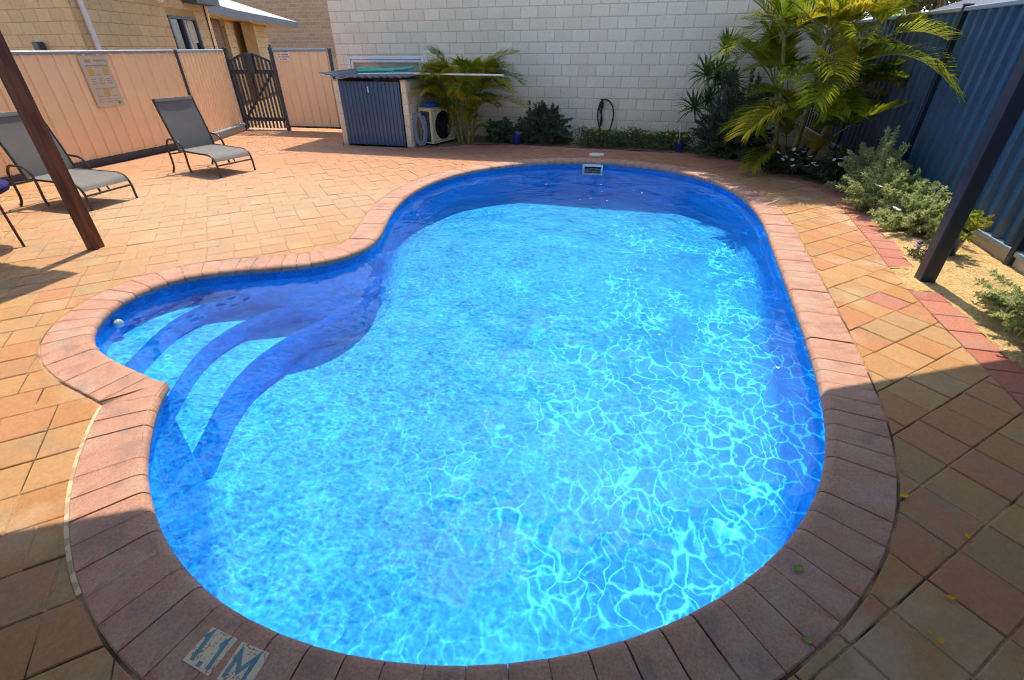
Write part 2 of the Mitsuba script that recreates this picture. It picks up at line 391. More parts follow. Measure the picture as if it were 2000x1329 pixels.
def extrude(poly, z0, z1):
    out = []
    for g in (poly.geoms if hasattr(poly, 'geoms') else [poly]):
        m = trimesh.creation.extrude_polygon(g, z1 - z0, engine='earcut')
        m.apply_translation([0, 0, z0])
        out.append((np.array(m.vertices), np.array(m.faces)))
    return join(out)


def grid_mesh(xs, ys, zf, keep=None):
    X, Y = np.meshgrid(xs, ys, indexing='ij')
    Z = zf(X, Y)
    v = np.stack([X, Y, Z], -1).reshape(-1, 3)
    m = len(ys)
    i, j = np.meshgrid(np.arange(len(xs) - 1), np.arange(m - 1), indexing='ij')
    q = np.stack([i * m + j, (i + 1) * m + j, (i + 1) * m + j + 1, i * m + j + 1], -1).reshape(-1, 4)
    if keep is not None:
        c = v[q].mean(1)
        q = q[keep(c[:, 0], c[:, 1])]
    used = np.unique(q)
    re = np.full(len(v), -1)
    re[used] = np.arange(len(used))
    q = re[q]
    return v[used], np.vstack([q[:, [0, 1, 2]], q[:, [0, 2, 3]]])


def in_poly(poly, x, y):
    import shapely
    return shapely.contains_xy(poly, x, y)


def screen_size(pts):
    """Rough size in the view of a piece (used only to choose which pieces become parts of their own)."""
    d = pts - CAM
    z = d @ FWD
    x, y = (d @ RIGHT) / np.maximum(z, 1e-3) * F_PX, (d @ DOWN) / np.maximum(z, 1e-3) * F_PX
    if (z < 0.1).any():
        return 0.0
    if x.max() < -1000 or x.min() > 1000 or y.max() < -664 or y.min() > 664:
        return 0.0
    return float((min(x.max(), 1000) - max(x.min(), -1000)) * (min(y.max(), 664) - max(y.min(), -664)))


def blob(center, radii, seed=0, amp=0.1, sub=2):
    m = trimesh.creation.icosphere(subdivisions=sub)
    v = np.array(m.vertices)
    v = v * (1 + amp * (meshkit.fbm(v * 2 + seed * 7.3, 3, seed) - 0.5)[:, None])
    return v * np.asarray(radii) + np.asarray(center), np.array(m.faces)


# ------------------------------------------------------------------ pool outline (measured on the ground plane)
RIM = np.array([(-2.335, 1.425), (-2.205, 1.295), (-2.065, 1.11), (-1.92, 0.95), (-1.72, 0.80), (-1.565, 0.705), (-1.39, 0.635), (-1.22, 0.575), (-1.04, 0.54), (-0.865, 0.525),
                (-0.655, 0.535), (-0.475, 0.565), (-0.325, 0.60), (-0.185, 0.645), (-0.05, 0.70), (0.12, 0.79), (0.275, 0.89), (0.435, 1.03), (0.60, 1.215), (0.74, 1.415),
                (0.85, 1.62), (0.91, 1.82), (0.98, 2.165), (1.02, 2.54), (1.06, 3.04), (1.09, 3.60), (1.125, 4.38), (1.145, 5.11), (1.12, 5.77), (0.985, 6.43), (0.66, 7.0), (0.13, 7.43),
                (-0.4, 7.62), (-0.94, 7.61), (-1.67, 7.36), (-2.27, 6.92), (-2.64, 6.23), (-2.79, 5.55), (-2.74, 4.84), (-2.52, 4.25), (-2.40, 3.87), (-2.375, 3.45), (-2.46, 3.15), (-2.74, 2.94),
                (-3.12, 2.76), (-3.39, 2.53), (-3.49, 2.26), (-3.43, 1.98), (-3.30, 1.79), (-3.19, 1.69), (-2.95, 1.58), (-2.65, 1.49), (-2.335, 1.425)])
tck, _ = splprep(RIM.T, s=0.006, k=3)
_u = np.linspace(0, 1, 4001)
_d = np.array(splev(_u, tck)).T
_s = np.r_[0, np.cumsum(np.linalg.norm(np.diff(_d, axis=0), axis=1))]
LEN = _s[-1]


def rim_at(s):
    """Point and outward normal of the pool's edge at arc length s."""
    uu = np.interp(s, _s, _u)
    p = np.array(splev(uu, tck)).T
    t = np.array(splev(uu, tck, der=1)).T
    t /= np.linalg.norm(t, axis=-1, keepdims=True)
    return p, np.stack([t[..., 1], -t[..., 0]], -1)


RIM_S = np.linspace(0, LEN, 700)
RIM_P, RIM_N = rim_at(RIM_S)
POOL = Polygon(RIM_P).buffer(0)
COPE_W = 0.25
COPING_AREA = POOL.buffer(COPE_W, join_style='mitre', mitre_limit=3)
WALL_POLY = POOL.buffer(0.03)

# ------------------------------------------------------------------ the paved ground
DECK = Polygon([(-8.05, -3), (2.1, -3), (2.1, 3.72), (1.915, 3.74), (1.915, 4.13), (2.12, 4.15), (2.16, 4.6), (2.22, 5.5), (2.27, 6.3), (2.17, 6.75), (1.85, 7.25), (1.52, 7.8), (1.12, 8.32), (0.74, 8.6),
                (0.0, 8.64), (-1.3, 8.68), (-2.5, 8.72), (-3.2, 8.55), (-3.7, 8.2), (-4.15, 8.12), (-4.15, 8.02), (-5.45, 7.97), (-5.6, 8.2), (-5.6, 9.25), (-6.2, 9.28), (-6.2, 12.0), (-9.6, 12.0), (-8.75, 9.3), (-8.3, 8.4), (-8.05, 7.6)])
edge_near = LineString([(2.1, -3), (2.1, 3.72)]).buffer(0.205, cap_style='flat')
edge_far = LineString([(2.12, 4.15), (2.16, 4.6), (2.22, 5.5), (2.27, 6.3), (2.17, 6.75), (1.85, 7.25), (1.52, 7.8), (1.12, 8.32), (0.74, 8.6), (0.0, 8.64), (-1.3, 8.68), (-2.5, 8.72), (-3.2, 8.55), (-3.7, 8.2)])
edge_far_band = edge_far.buffer(0.2, cap_style='flat')
BORDER = unary_union([edge_near, edge_far_band]).intersection(DECK)

GROUND_R = sbox(-80, -40, 80, 120)
thing('ground', kind='structure')
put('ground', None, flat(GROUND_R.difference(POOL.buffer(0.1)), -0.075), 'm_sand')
thing('pool_deck', kind='structure')
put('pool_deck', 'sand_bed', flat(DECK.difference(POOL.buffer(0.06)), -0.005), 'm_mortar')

ANG = math.radians(44.3)
UX, VX = np.array([math.cos(ANG), math.sin(ANG)]), np.array([-math.sin(ANG), math.cos(ANG)])
PITCHP = 0.212
U0, V0 = 2.689 % PITCHP, 0.569 % PITCHP
field = DECK.difference(COPING_AREA.buffer(0.010, join_style='mitre')).difference(BORDER.buffer(0.006))
right_side = sbox(0.55, -3, 4, 9)
pieces = []
for b in range(-60, 60):
    shift = (0.5 * PITCHP if b % 5 == 2 else 0.0) + rng.normal(0, 0.004)
    for a in range(-70, 70):
        c = UX * (U0 + (a + 0.5) * PITCHP + shift) + VX * (V0 + (b + 0.5) * PITCHP)
        if not (-9.8 < c[0] < 2.4 and -1.2 < c[1] < 12.0):
            continue
        hw = PITCHP / 2 - 0.0022 - rng.uniform(0, 0.0012)
        th = rng.normal(0, 0.006)
        ax, ay = UX * math.cos(th) + VX * math.sin(th), -UX * math.sin(th) + VX * math.cos(th)
        q = np.array([c + sx * ax * hw + sy * ay * hw for sx, sy in ((-1, -1), (1, -1), (1, 1), (-1, 1))])
        pq = Polygon(q)
        if not field.intersects(pq):
            continue
        g = pq if field.contains(pq) else field.intersection(pq)
        for gg in (g.geoms if hasattr(g, 'geoms') else [g]):
            if gg.geom_type == 'Polygon' and gg.area > 0.0012:
                gg = gg.simplify(0.003)
                ring = np.array(gg.exterior.coords)[:-1]
                red = 'm_red_paver' if np.hypot(*(np.array(gg.centroid.coords[0]) - (1.73, 3.5))) < 0.1 else 'm_paver'
                pieces.append((ring, red))
sized = sorted(pieces, key=lambda q: -screen_size(np.c_[q[0], np.zeros(len(q[0]))]))


def paver_mesh(ring, hi=0.0, bev=0.0035):
    return slab(ring, -0.04, hi + rng.normal(0, 0.0012), bev, rng.normal(0, 0.006, 2))


for k, (ring, m) in enumerate(sized[:300]):
    put('pool_deck', 'paver', paver_mesh(ring), m, uv=(rng.random(), rng.random()), label='red paver laid in among the tan pavers' if m == 'm_red_paver' else None)
rest, uvs = [], []
for ring, m in sized[300:]:
    rest.append(paver_mesh(ring, bev=0.0018))
    uvs.append((rng.random(), rng.random()))
me, uv = joinuv(rest, uvs)
put('pool_deck', 'far_paver', me, 'm_paver', uv=uv, kind='stuff')

# red header course along the garden
reds = []
yy = -0.9
while yy < 3.7:
    y1 = min(yy + 0.212, 3.715)
    reds.append(np.array([(1.897, yy + 0.003), (2.098, yy + 0.003), (2.098, y1 - 0.003), (1.897, y1 - 0.003)]))
    yy += 0.212
L = edge_far.length
n = int(L / 0.212)
for k in range(n):
    s0, s1 = k * L / n + 0.003, (k + 1) * L / n - 0.003
    out = []
    for s in (s0, s1):
        p, p2 = np.array(edge_far.interpolate(s).coords[0]), np.array(edge_far.interpolate(min(s + 0.01, L)).coords[0])
        p0 = np.array(edge_far.interpolate(max(s - 0.01, 0)).coords[0])
        t = (p2 - p0) / np.linalg.norm(p2 - p0)
        nn = np.array([-t[1], t[0]])
        out += [(p, p + nn * 0.198)]
    reds.append(np.array([out[0][0], out[1][0], out[1][1], out[0][1]]))
for ring in reds:
    put('pool_deck', 'border_paver', slab(ring, -0.04, 0.002 + rng.normal(0, 0.0012), 0.0035, rng.normal(0, 0.005, 2)), 'm_red_paver', uv=(rng.random(), rng.random()))

# ------------------------------------------------------------------ garden soil between the paving and the walls
thing('garden_bed', kind='structure')


def soil_z(x, y):
    p = np.stack([x, y, x * 0], -1)
    return -0.03 + 0.05 * meshkit.fbm(p * 3.0, 4, 3) + 0.012 * meshkit.noise(p * 28, 5)


soil_area = Polygon([(1.6, -2.5), (3.0, -2.5), (3.0, 9.5), (-4.3, 9.5), (-4.3, 7.9), (-3.0, 8.2), (0.4, 8.3), (1.6, 6.5)])
keep_out = DECK.buffer(0.0)
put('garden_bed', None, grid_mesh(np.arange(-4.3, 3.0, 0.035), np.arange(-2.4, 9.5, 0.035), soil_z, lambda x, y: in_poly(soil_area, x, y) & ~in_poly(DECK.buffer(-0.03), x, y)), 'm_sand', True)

# ------------------------------------------------------------------ the pool
pool = thing('swimming_pool', 'blue kidney shaped swimming pool with entry steps and brick coping', 'swimming pool')


def floor_z(y, x=0.0):
    base = np.interp(y, [0.4, 1.2, 2.2, 3.4, 4.2, 5.2, 6.2, 7.6], [-1.10, -1.02, -0.87, -0.70, -0.60, -0.52, -0.50, -0.56])
    y = np.asarray(y) + base * 0
    low = np.interp(y, [1.3, 1.5, 1.9, 2.3], [-0.82, -0.82, -0.82, -0.82])
    toe = np.clip((np.asarray(x) + 2.45) / np.interp(y, [1.3, 2.0], [0.32, 0.75]), 0, 1)
    toe = np.where(y < 3.6, toe, 1.0)
    return np.maximum(base, low) * (1 - toe) + base * toe


_ring = LineString(ccw(np.array(WALL_POLY.exterior.coords)).tolist() + [ccw(np.array(WALL_POLY.exterior.coords))[0].tolist()])
WP = np.array([_ring.interpolate(t, normalized=True).coords[0] for t in np.linspace(0, 1, 700, endpoint=False)])
_t = np.roll(WP, -1, 0) - np.roll(WP, 1, 0)
_t /= np.linalg.norm(_t, axis=1, keepdims=True)
WN = np.stack([_t[:, 1], -_t[:, 0]], 1)
fz = floor_z(WP[:, 1], WP[:, 0])
rings = [np.c_[WP, np.full(len(WP), -0.055)], np.c_[WP, np.full(len(WP), -0.20)], np.c_[WP, fz + 0.16], np.c_[WP - WN * 0.012, fz + 0.09], np.c_[WP - WN * 0.05, fz + 0.03], np.c_[WP - WN * 0.11, fz - 0.005]]
nv = len(WP)
i = np.arange(nv)
j = (i + 1) % nv
wf = []
for k in range(len(rings) - 1):
    a, b = k * nv, (k + 1) * nv
    wf += [np.stack([a + i, a + j, b + j], 1), np.stack([a + i, b + j, b + i], 1)]
put(pool, 'wall', (np.vstack(rings), np.vstack(wf)), 'm_liner', 40)
put(pool, 'floor', grid_mesh(np.arange(-3.6, 1.3, 0.07), np.arange(0.4, 7.8, 0.07), lambda x, y: floor_z(y, x), lambda x, y: in_poly(POOL.buffer(0.09), x, y)), 'm_liner', True)
# waterline tiles
tp, tn = rim_at(RIM_S)
tp = tp + tn * 0.026
tv = np.vstack([np.c_[tp, np.full(len(tp), -0.052)], np.c_[tp, np.full(len(tp), -0.125)]])
m = len(tp)
k = np.arange(m - 1)
put(pool, 'waterline_tile', (tv, np.vstack([np.stack([k, k + 1, m + k + 1], 1), np.stack([k, m + k + 1, m + k], 1)])), 'm_tile', True, uv=np.vstack([np.c_[RIM_S, np.full(m, 0.0)], np.c_[RIM_S, np.full(m, 0.11)]]))
# entry steps: three treads that follow the round end of the bay
edges = [[(-2.86, 3.3), (-3.13, 2.78), (-3.27, 2.55), (-3.29, 2.25), (-3.21, 1.99), (-3.10, 1.74), (-2.86, 1.3)],
         [(-2.48, 3.5), (-2.79, 2.97), (-2.97, 2.71), (-3.03, 2.40), (-3.0, 2.17), (-2.91, 1.94), (-2.6, 1.2)],
         [(-2.30, 3.6), (-2.60, 3.05), (-2.71, 2.70), (-2.73, 2.31), (-2.65, 1.97), (-2.50, 1.65), (-2.26, 1.1)]]
prev = None
lobe = POOL.buffer(0.06).intersection(Polygon([(-4, 0.8), (-2.26, 0.8), (-2.29, 1.5), (-2.35, 3.3), (-2.35, 3.6), (-4, 3.6)]))
for e, z in zip(edges, (-0.225, -0.375, -0.53)):
    c = smooth_path(e, 40)
    side = Polygon(np.vstack([c, [(-4.5, 0.9), (-4.5, 3.8)]])).buffer(0)
    body = side.intersection(lobe)
    solid = body if prev is None else body.difference(prev)
    prev = side if prev is None else prev.union(side)
    solid = solid.buffer(-0.008).buffer(0.016).buffer(-0.008) if solid.geom_type != 'GeometryCollection' else solid
    put(pool, 'step', extrude(solid, -1.15, z), 'm_liner')

# coping bricks
NB = 168
corner_p = np.array(splev(0.0, tck))
end_p = np.array(splev(1.0, tck))
corner = (corner_p + end_p) / 2
_, n0 = rim_at(np.array([0.02]))
_, n1 = rim_at(np.array([LEN - 0.02]))
bis = (n0[0] + n1[0])
bis /= np.linalg.norm(bis)
prof = [(0.018, -0.052), (0.004, -0.046), (0.0, -0.032), (0.003, -0.018), (0.011, -0.007), (0.024, 0.0005), (0.040, 0.003), (COPE_W - 0.005, 0.003), (COPE_W, -0.002), (COPE_W, -0.05)]


def coping_brick(s0, s1, dz, first, last):
    (pa, pb), (na, nb) = rim_at(np.array([s0, s1]))

    def outer(p, nn):
        L = COPE_W
        det = nn[0] * -bis[1] + nn[1] * bis[0]
        if (first or last) and abs(det) > 1e-6:
            d = corner - p
            t = (d[0] * -bis[1] + d[1] * bis[0]) / det
            w = (nn[0] * d[1] - nn[1] * d[0]) / det
            if 0 < t < L + 0.2 and w > -0.02:
                L = min(L, t - 0.002)
        return max(L, 0.03)

    la, lb = outer(pa, na), outer(pb, nb)
    v = []
    for t, z in prof:
        f = t / COPE_W
        v.append((*(pa + na * (t if t < 0.05 and la > 0.06 else f * la)), z + dz))
        v.append((*(pb + nb * (t if t < 0.05 and lb > 0.06 else f * lb)), z + dz))
    m = len(prof)
    fs = []
    for k in range(m - 1):
        fs += [(2 * k, 2 * k + 1, 2 * k + 3), (2 * k, 2 * k + 3, 2 * k + 2)]
    for k in range(1, m - 1):
        fs += [(0, 2 * k, 2 * k + 2), (1, 2 * k + 3, 2 * k + 1)]
    return np.array(v), np.array(fs)


for k in range(NB):
    gap = 0.0013 + abs(rng.normal(0, 0.0010))
    s0, s1 = k * LEN / NB + gap, (k + 1) * LEN / NB - gap
    put(pool, 'coping_brick', coping_brick(s0, s1, rng.normal(0, 0.0013), k < 4, k > NB - 5), 'm_coping', 35, uv=None)
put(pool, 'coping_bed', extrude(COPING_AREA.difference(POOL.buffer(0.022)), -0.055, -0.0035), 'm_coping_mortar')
line = COPING_AREA.buffer(0.011).difference(COPING_AREA.buffer(-0.003)).intersection(Polygon([(-2.62, 1.18), (-2.2, 1.2), (-1.5, 0.6), (-1.62, 0.40), (-2.4, 0.55)]))
put(pool, 'mortar_line', extrude(line, -0.04, 0.0035), 'm_pale_mortar')
# depth painted on the coping
Zp = 0.0062
p1 = np.array([(-1.093, 0.478), (-0.993, 0.470), (-1.000, 0.366), (-1.104, 0.379)])
p2 = np.array([(-0.975, 0.467), (-0.874, 0.463), (-0.868, 0.362), (-0.972, 0.366)])
for q in (p1, p2):
    put(pool, 'depth_patch', slab(q, 0.0, Zp, 0.0005), 'm_paint_white')


def stroke(pts, w):
    return extrude(LineString(pts).buffer(w / 2, cap_style='flat', join_style='mitre'), Zp - 0.0005, Zp + 0.0007)


put(pool, 'depth_figure', stroke([(-1.092, 0.447), (-1.080, 0.462), (-1.080, 0.386)], 0.0125), 'm_paint_blue')
put(pool, 'depth_figure', stroke([(-1.0555, 0.384), (-1.0415, 0.384)], 0.014), 'm_paint_blue')
put(pool, 'depth_figure', stroke([(-1.030, 0.439), (-1.018, 0.454), (-1.017, 0.378)], 0.0125), 'm_paint_blue')
put(pool, 'depth_figure', stroke([(-0.957, 0.375), (-0.957, 0.442), (-0.928, 0.398), (-0.900, 0.444), (-0.899, 0.378)], 0.0125), 'm_paint_blue')
# skimmer mouth in the far wall
sk, skn = rim_at(np.array([np.interp(0, [0], [0])]))
si = np.argmin(np.linalg.norm(RIM_P - np.array([-0.86, 7.62]), axis=1))
sp, sn = RIM_P[si], RIM_N[si]
st = np.array([-sn[1], sn[0]])
SKM = np.array([[st[0], sn[0], 0], [st[1], sn[1], 0], [0, 0, 1]])
fr = join([bbox(-0.155, -0.125, -0.03, 0.03, -0.20, -0.045, 0.004), bbox(0.125, 0.155, -0.03, 0.03, -0.20, -0.045, 0.004), bbox(-0.124, 0.124, -0.03, 0.03, -0.075, -0.045, 0.004), bbox(-0.124, 0.124, -0.03, 0.03, -0.20, -0.175, 0.004)])
sk_key = put(pool, 'skimmer', xf(fr, SKM, (*sp, 0)), 'm_white_plastic')
put(sk_key, 'throat', xf(bbox(-0.124, 0.124, 0.012, 0.02, -0.175, -0.075), SKM, (*sp, 0)), 'm_black')
lid = trimesh.creation.cylinder(radius=0.125, height=0.02, sections=36)
lid_t = thing('skimmer_lid', 'round white skimmer lid set in the paving behind the far pool edge', 'lid')
put(lid_t, 'cover', xf(lid, loc=(-0.885, 8.15, 0.002)), 'm_dull_white', 30)
put(lid_t, 'finger_hole', xf(trimesh.creation.cylinder(radius=0.012, height=0.004, sections=12), loc=(-0.82, 8.15, 0.013)), 'm_black')
# return fitting in the bay wall
ri = np.argmin(np.linalg.norm(RIM_P - np.array([-3.44, 1.98]), axis=1))
rp, rn = RIM_P[ri], RIM_N[ri]
put(pool, 'return_fitting', [blob((*(rp - rn * 0.0), -0.125), (0.032, 0.032, 0.032), 1, 0.0, 2)], 'm_white_plastic', True)

# water surface: wind ripples as real relief
thing('water', kind='structure')
wr = np.random.default_rng(21)
K = 46
lam = np.exp(wr.uniform(np.log(0.07), np.log(0.55), K))
wdir = wr.normal(math.radians(40), 0.95, K)
kx, ky = 2 * np.pi / lam * np.cos(wdir), 2 * np.pi / lam * np.sin(wdir)
amp = np.where(lam < 0.18, 0.026, 0.030) * lam / (2 * np.pi) * wr.uniform(0.5, 1.3, K)
ph = wr.uniform(0, 2 * np.pi, K)


def waves(x, y):
    z, gx, gy = 0 * x, 0 * x, 0 * x
    # calm water along the right side and in the far and bay ends, a breeze ruffles the left middle
    q = np.clip((0.55 - (x + 0.22 * (2.6 - y))) / 1.3, 0, 1)
    bay = np.clip((x + 2.3) / 0.8, 0.12, 1) * np.clip((3.6 - y) / 1.4, 0.22, 1)
    cal = (0.28 + 0.95 * q * q * (3 - 2 * q) * bay) * (0.5 + 1.0 * meshkit.fbm(np.stack([x * 1.1, y * 1.1, 0 * x], -1), 2, 9))
    for a, b, c, p in zip(kx, ky, amp, ph):
        t = a * x + b * y + p
        z = z + c * np.sin(t)
        gx, gy = gx + c * a * np.cos(t), gy + c * b * np.cos(t)
    return z * cal, gx * cal, gy * cal


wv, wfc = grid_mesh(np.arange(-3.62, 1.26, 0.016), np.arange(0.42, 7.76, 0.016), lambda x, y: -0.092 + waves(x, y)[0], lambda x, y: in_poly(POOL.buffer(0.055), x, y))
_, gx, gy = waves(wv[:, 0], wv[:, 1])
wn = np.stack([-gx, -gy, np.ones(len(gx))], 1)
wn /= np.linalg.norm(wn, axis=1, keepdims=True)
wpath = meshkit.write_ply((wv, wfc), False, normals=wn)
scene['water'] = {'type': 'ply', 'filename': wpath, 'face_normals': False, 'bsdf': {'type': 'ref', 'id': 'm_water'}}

# ------------------------------------------------------------------ masonry
def wall_blocks(parent, o, u, nrm, width, z0, z1, bl, bh, gap, mat_b, holes=(), most=300, proud=0.0045, start=0.0, stuff_all=False):
    """Blocks laid in stretcher bond as parts of a wall; u along, nrm outward. holes: (s0, s1, z0, z1)."""
    o, u, nrm = np.asarray(o, float), np.asarray(u, float), np.asarray(nrm, float)
    found = []
    row = 0
    z = z0
    while z < z1 - 0.02:
        s = start - (bl / 2 if row % 2 else 0.0)
        while s < width:
            a, b, c, d = max(s, 0) + gap / 2, min(s + bl, width) - gap / 2, z + gap / 2, min(z + bh, z1) - gap / 2
            s += bl
            if b - a < 0.03:
                continue
            spans = [(a, b)]
            for h0, h1, g0, g1 in holes:
                if d > g0 and c < g1:
                    spans = [q for x, y in spans for q in ((x, min(y, h0)), (max(x, h1), y)) if q[1] - q[0] > 0.02]
            for x, y in spans:
                found.append((x, y, c, d))
        z += bh
        row += 1

    def mesh(x, y, c, d):
        e, pr = 0.004, proud + rng.normal(0, 0.0012)
        base = [(x, c), (y, c), (y, d), (x, d)]
        top = [(x + e, c + e), (y - e, c + e), (y - e, d - e), (x + e, d - e)]
        v = [o + u * p + np.array([0, 0, q]) + nrm * (-0.012) for p, q in base] + [o + u * p + np.array([0, 0, q]) + nrm * (pr - e * 0.7) for p, q in base] + [o + u * p + np.array([0, 0, q]) + nrm * pr for p, q in top]
        f = [(8, 9, 10), (8, 10, 11)]
        for k in range(4):
            l = (k + 1) % 4
            f += [(k, l, 4 + l), (k, 4 + l, 4 + k), (4 + k, 4 + l, 8 + l), (4 + k, 8 + l, 8 + k)]
        return np.array(v), np.array(f)

    meshes = [mesh(*q) for q in found]
    order = sorted(range(len(found)), key=lambda k: -screen_size(meshes[k][0]))
    if not stuff_all:
        for k in order[:most]:
            put(parent, 'brick', meshes[k], mat_b, uv=(rng.random(), rng.random()))
    left = order if stuff_all else order[most:]
    if left:
        me, uv = joinuv([meshes[k] for k in left], [(rng.random(), rng.random()) for _ in left])
        put(parent, 'far_brick', me, mat_b, uv=uv, kind='stuff')


# rear building: a tall cream block wall
rear = thing('brick_building', 'tall cream block wall of a building behind the pool', 'building')
WX0, WX1, WY = -6.26, 2.35, 9.46
rw = put(rear, 'wall', [bbox(WX0, -6.0, WY, WY + 0.22, -0.1, 1.09), bbox(WX0, -6.0, WY, WY + 0.22, 1.09, 1.36), bbox(-6.0, -4.4, WY, WY + 0.22, -0.1, 1.0), bbox(WX0, WX1, WY, WY + 0.22, 1.36, 4.45), bbox(-4.4, WX1, WY, WY + 0.22, -0.1, 1.36),
                        bbox(WX0, WX0 + 0.2, WY + 0.22, WY + 7, -0.1, 4.45), bbox(WX1 - 0.2, WX1, WY + 0.22, WY + 7, -0.1, 4.45)], 'm_block_mortar')
wall_blocks(rw, (WX0, WY, 0.02), (1, 0, 0), (0, -1, 0), WX1 - WX0, 0.0, 2.58, 0.3, 0.172, 0.013, 'm_block', holes=[(-6.02 - WX0, -4.39 - WX0, 1.0 - 0.02, 1.36 - 0.02)])
put(rear, 'roof', [bbox(WX0 - 0.3, WX1 + 0.3, WY - 0.02, WY + 7.3, 4.46, 4.56)], 'm_fascia')
# sliding window just above the pump shed
wn_key = put(rear, 'window', [bbox(-6.02, -5.965, WY - 0.025, WY + 0.06, 1.0, 1.365, 0.004), bbox(-4.445, -4.39, WY - 0.025, WY + 0.06, 1.0, 1.365, 0.004), bbox(-5.963, -4.447, WY - 0.025, WY + 0.06, 1.31, 1.365, 0.004), bbox(-5.963, -4.447, WY - 0.025, WY + 0.06, 1.0, 1.03, 0.004)], 'm_white_plastic')
put(wn_key, 'sash', [bbox(-5.95, -5.91, WY - 0.005, WY + 0.03, 1.031, 1.30, 0.003), bbox(-4.50, -4.46, WY - 0.005, WY + 0.03, 1.031, 1.30, 0.003), bbox(-5.91, -4.50, WY - 0.005, WY + 0.03, 1.262, 1.30, 0.003)], 'm_white_plastic')
put(wn_key, 'pane', [bbox(-5.91, -4.5, WY + 0.018, WY + 0.022, 1.03, 1.262)], 'm_pane')
put(wn_key, 'blind', [bbox(-5.96, -4.45, WY + 0.10, WY + 0.11, 0.95, 1.4)], 'm_curtain')

# neighbouring house on the left, wall A faces the camera, wall B runs away behind the fence
house = thing('cream_house', 'warm cream block house behind the left fence with window and porch', 'house')
CA = np.array([-9.0, 6.73])
CB_DIR = np.array([-0.94, 2.49]) / np.hypot(0.94, 2.49)
NB_DIR = np.array([CB_DIR[1], -CB_DIR[0]])
hw = put(house, 'wall', [bbox(-14.0, CA[0], CA[1], CA[1] + 0.02, -0.1, 2.75)], 'm_warm_mortar')
wall_blocks(hw, (-14.0, CA[1], 0), (1, 0, 0), (0, -1, 0), 14.0 + CA[0], 0.86, 2.75, 0.3, 0.172, 0.011, 'm_warm_block', most=120)
o3 = np.array([CA[0], CA[1], 0.0])
u3, n3 = np.array([*CB_DIR, 0]), np.array([*NB_DIR, 0])


def onB(s0, s1, d0, d1, z0, z1, bev=0.0):
    v, f = bbox(s0, s1, d0, d1, z0, z1, bev)
    return o3 + v[:, :1] * u3 + v[:, 1:2] * n3 + v[:, 2:] * np.array([0, 0, 1.0]), f


WB = 4.75
hb = put(house, 'wall', [onB(0.0, 2.80, -0.02, 0, -0.1, 2.75), onB(4.0, WB, -0.02, 0, -0.1, 2.75), onB(2.80, 4.0, -0.02, 0, 2.10, 2.75), onB(2.80, 4.0, -0.02, 0, -0.1, 1.0), onB(WB - 0.02, WB, -3.0, -0.02, -0.1, 2.75)], 'm_warm_mortar')
wall_blocks(hb, o3, u3, n3, WB, 0.86, 2.75, 0.3, 0.172, 0.011, 'm_warm_block', holes=[(2.80, 4.0, 1.0, 2.10)], most=200)
hwin = put(house, 'window', [onB(2.80, 2.85, -0.08, 0.02, 1.0, 2.10), onB(3.95, 4.0, -0.08, 0.02, 1.0, 2.10), onB(2.852, 3.948, -0.08, 0.02, 2.05, 2.10), onB(3.37, 3.43, -0.06, 0.015, 1.0, 2.048)], 'm_fascia')
put(hwin, 'pane', [onB(2.85, 3.37, -0.05, -0.045, 1.0, 2.05), onB(3.43, 3.95, -0.05, -0.045, 1.0, 2.05)], 'm_dark_glass')
put(hwin, 'curtain', [onB(3.47, 3.62, -0.044, -0.04, 1.0, 2.04), onB(3.64, 3.93, -0.044, -0.040, 1.62, 2.04)], 'm_curtain')
put(house, 'downpipe', tube([o3 + u3 * 0.16 + n3 * 0.07 + [0, 0, z] for z in (-0.05, 1.4, 2.7)], 0.038, 10), 'm_dull_white', 40)
put(house, 'conduit', tube([o3 + u3 * s + n3 * 0.02 + [0, 0, z] for s, z in ((4.56, 2.75), (4.54, 2.0), (4.50, 1.2))], 0.012, 6), 'm_black', 40)
fl = put(house, 'floodlight', [xf(blob((0, 0, 0), (0.07, 0.07, 0.055), 2, 0.0, 2), loc=o3 + u3 * 2.46 + n3 * 0.12 + [0, 0, 2.33])], 'm_white_plastic', True)
put(fl, 'bracket', beam(o3 + u3 * 2.46 + n3 * 0.0 + [0, 0, 2.38], o3 + u3 * 2.46 + n3 * 0.12 + [0, 0, 2.37], 0.05, 0.05), 'm_white_plastic')
put(house, 'gutter_bracket', [bbox(-10.0, -9.86, 6.6, 6.70, 1.30, 1.62, 0.01)], 'm_gate_steel')
# main roof edge and the porch roof
put(house, 'fascia', [onB(3.6, WB + 0.0, 0.02, 0.32, 2.36, 2.52)], 'm_fascia')
put(house, 'roof', [(np.array([o3 + u3 * s + n3 * d + [0, 0, z] for s, d, z in ((-0.5, 0.4, 2.76), (WB, 0.4, 2.76), (WB, -4.5, 4.2), (-0.5, -4.5, 4.2), (-0.5, 0.4, 2.80), (WB, 0.4, 2.80), (WB, -4.5, 4.24), (-0.5, -4.5, 4.24))]), np.array([[0, 1, 2], [0, 2, 3], [4, 6, 5], [4, 7, 6], [0, 5, 1], [0, 4, 5], [1, 5, 6], [1, 6, 2], [0, 3, 7], [0, 7, 4]]))], 'm_pale_roof')
PA, PB, PC = np.array([-11.2, 11.6]), np.array([-13.0, 14.75]), np.array([-16.4, 22.2])
for a, b, m in ((PA, PB, 'm_fascia'), (PB, PC, 'm_fascia')):
    put(house, 'porch_fascia', beam((*a, 2.40), (*b, 2.40), 0.03, 0.22), m)
back = np.array([-2.4, -1.0])
pr = np.array([(*PA, 2.52), (*PB, 2.52), (*PC, 2.52), (*(PC + back), 3.3), (*(PB + back), 3.3), (*(PA + back), 3.3)])
pr = np.vstack([pr, pr - [0, 0, 0.03]])
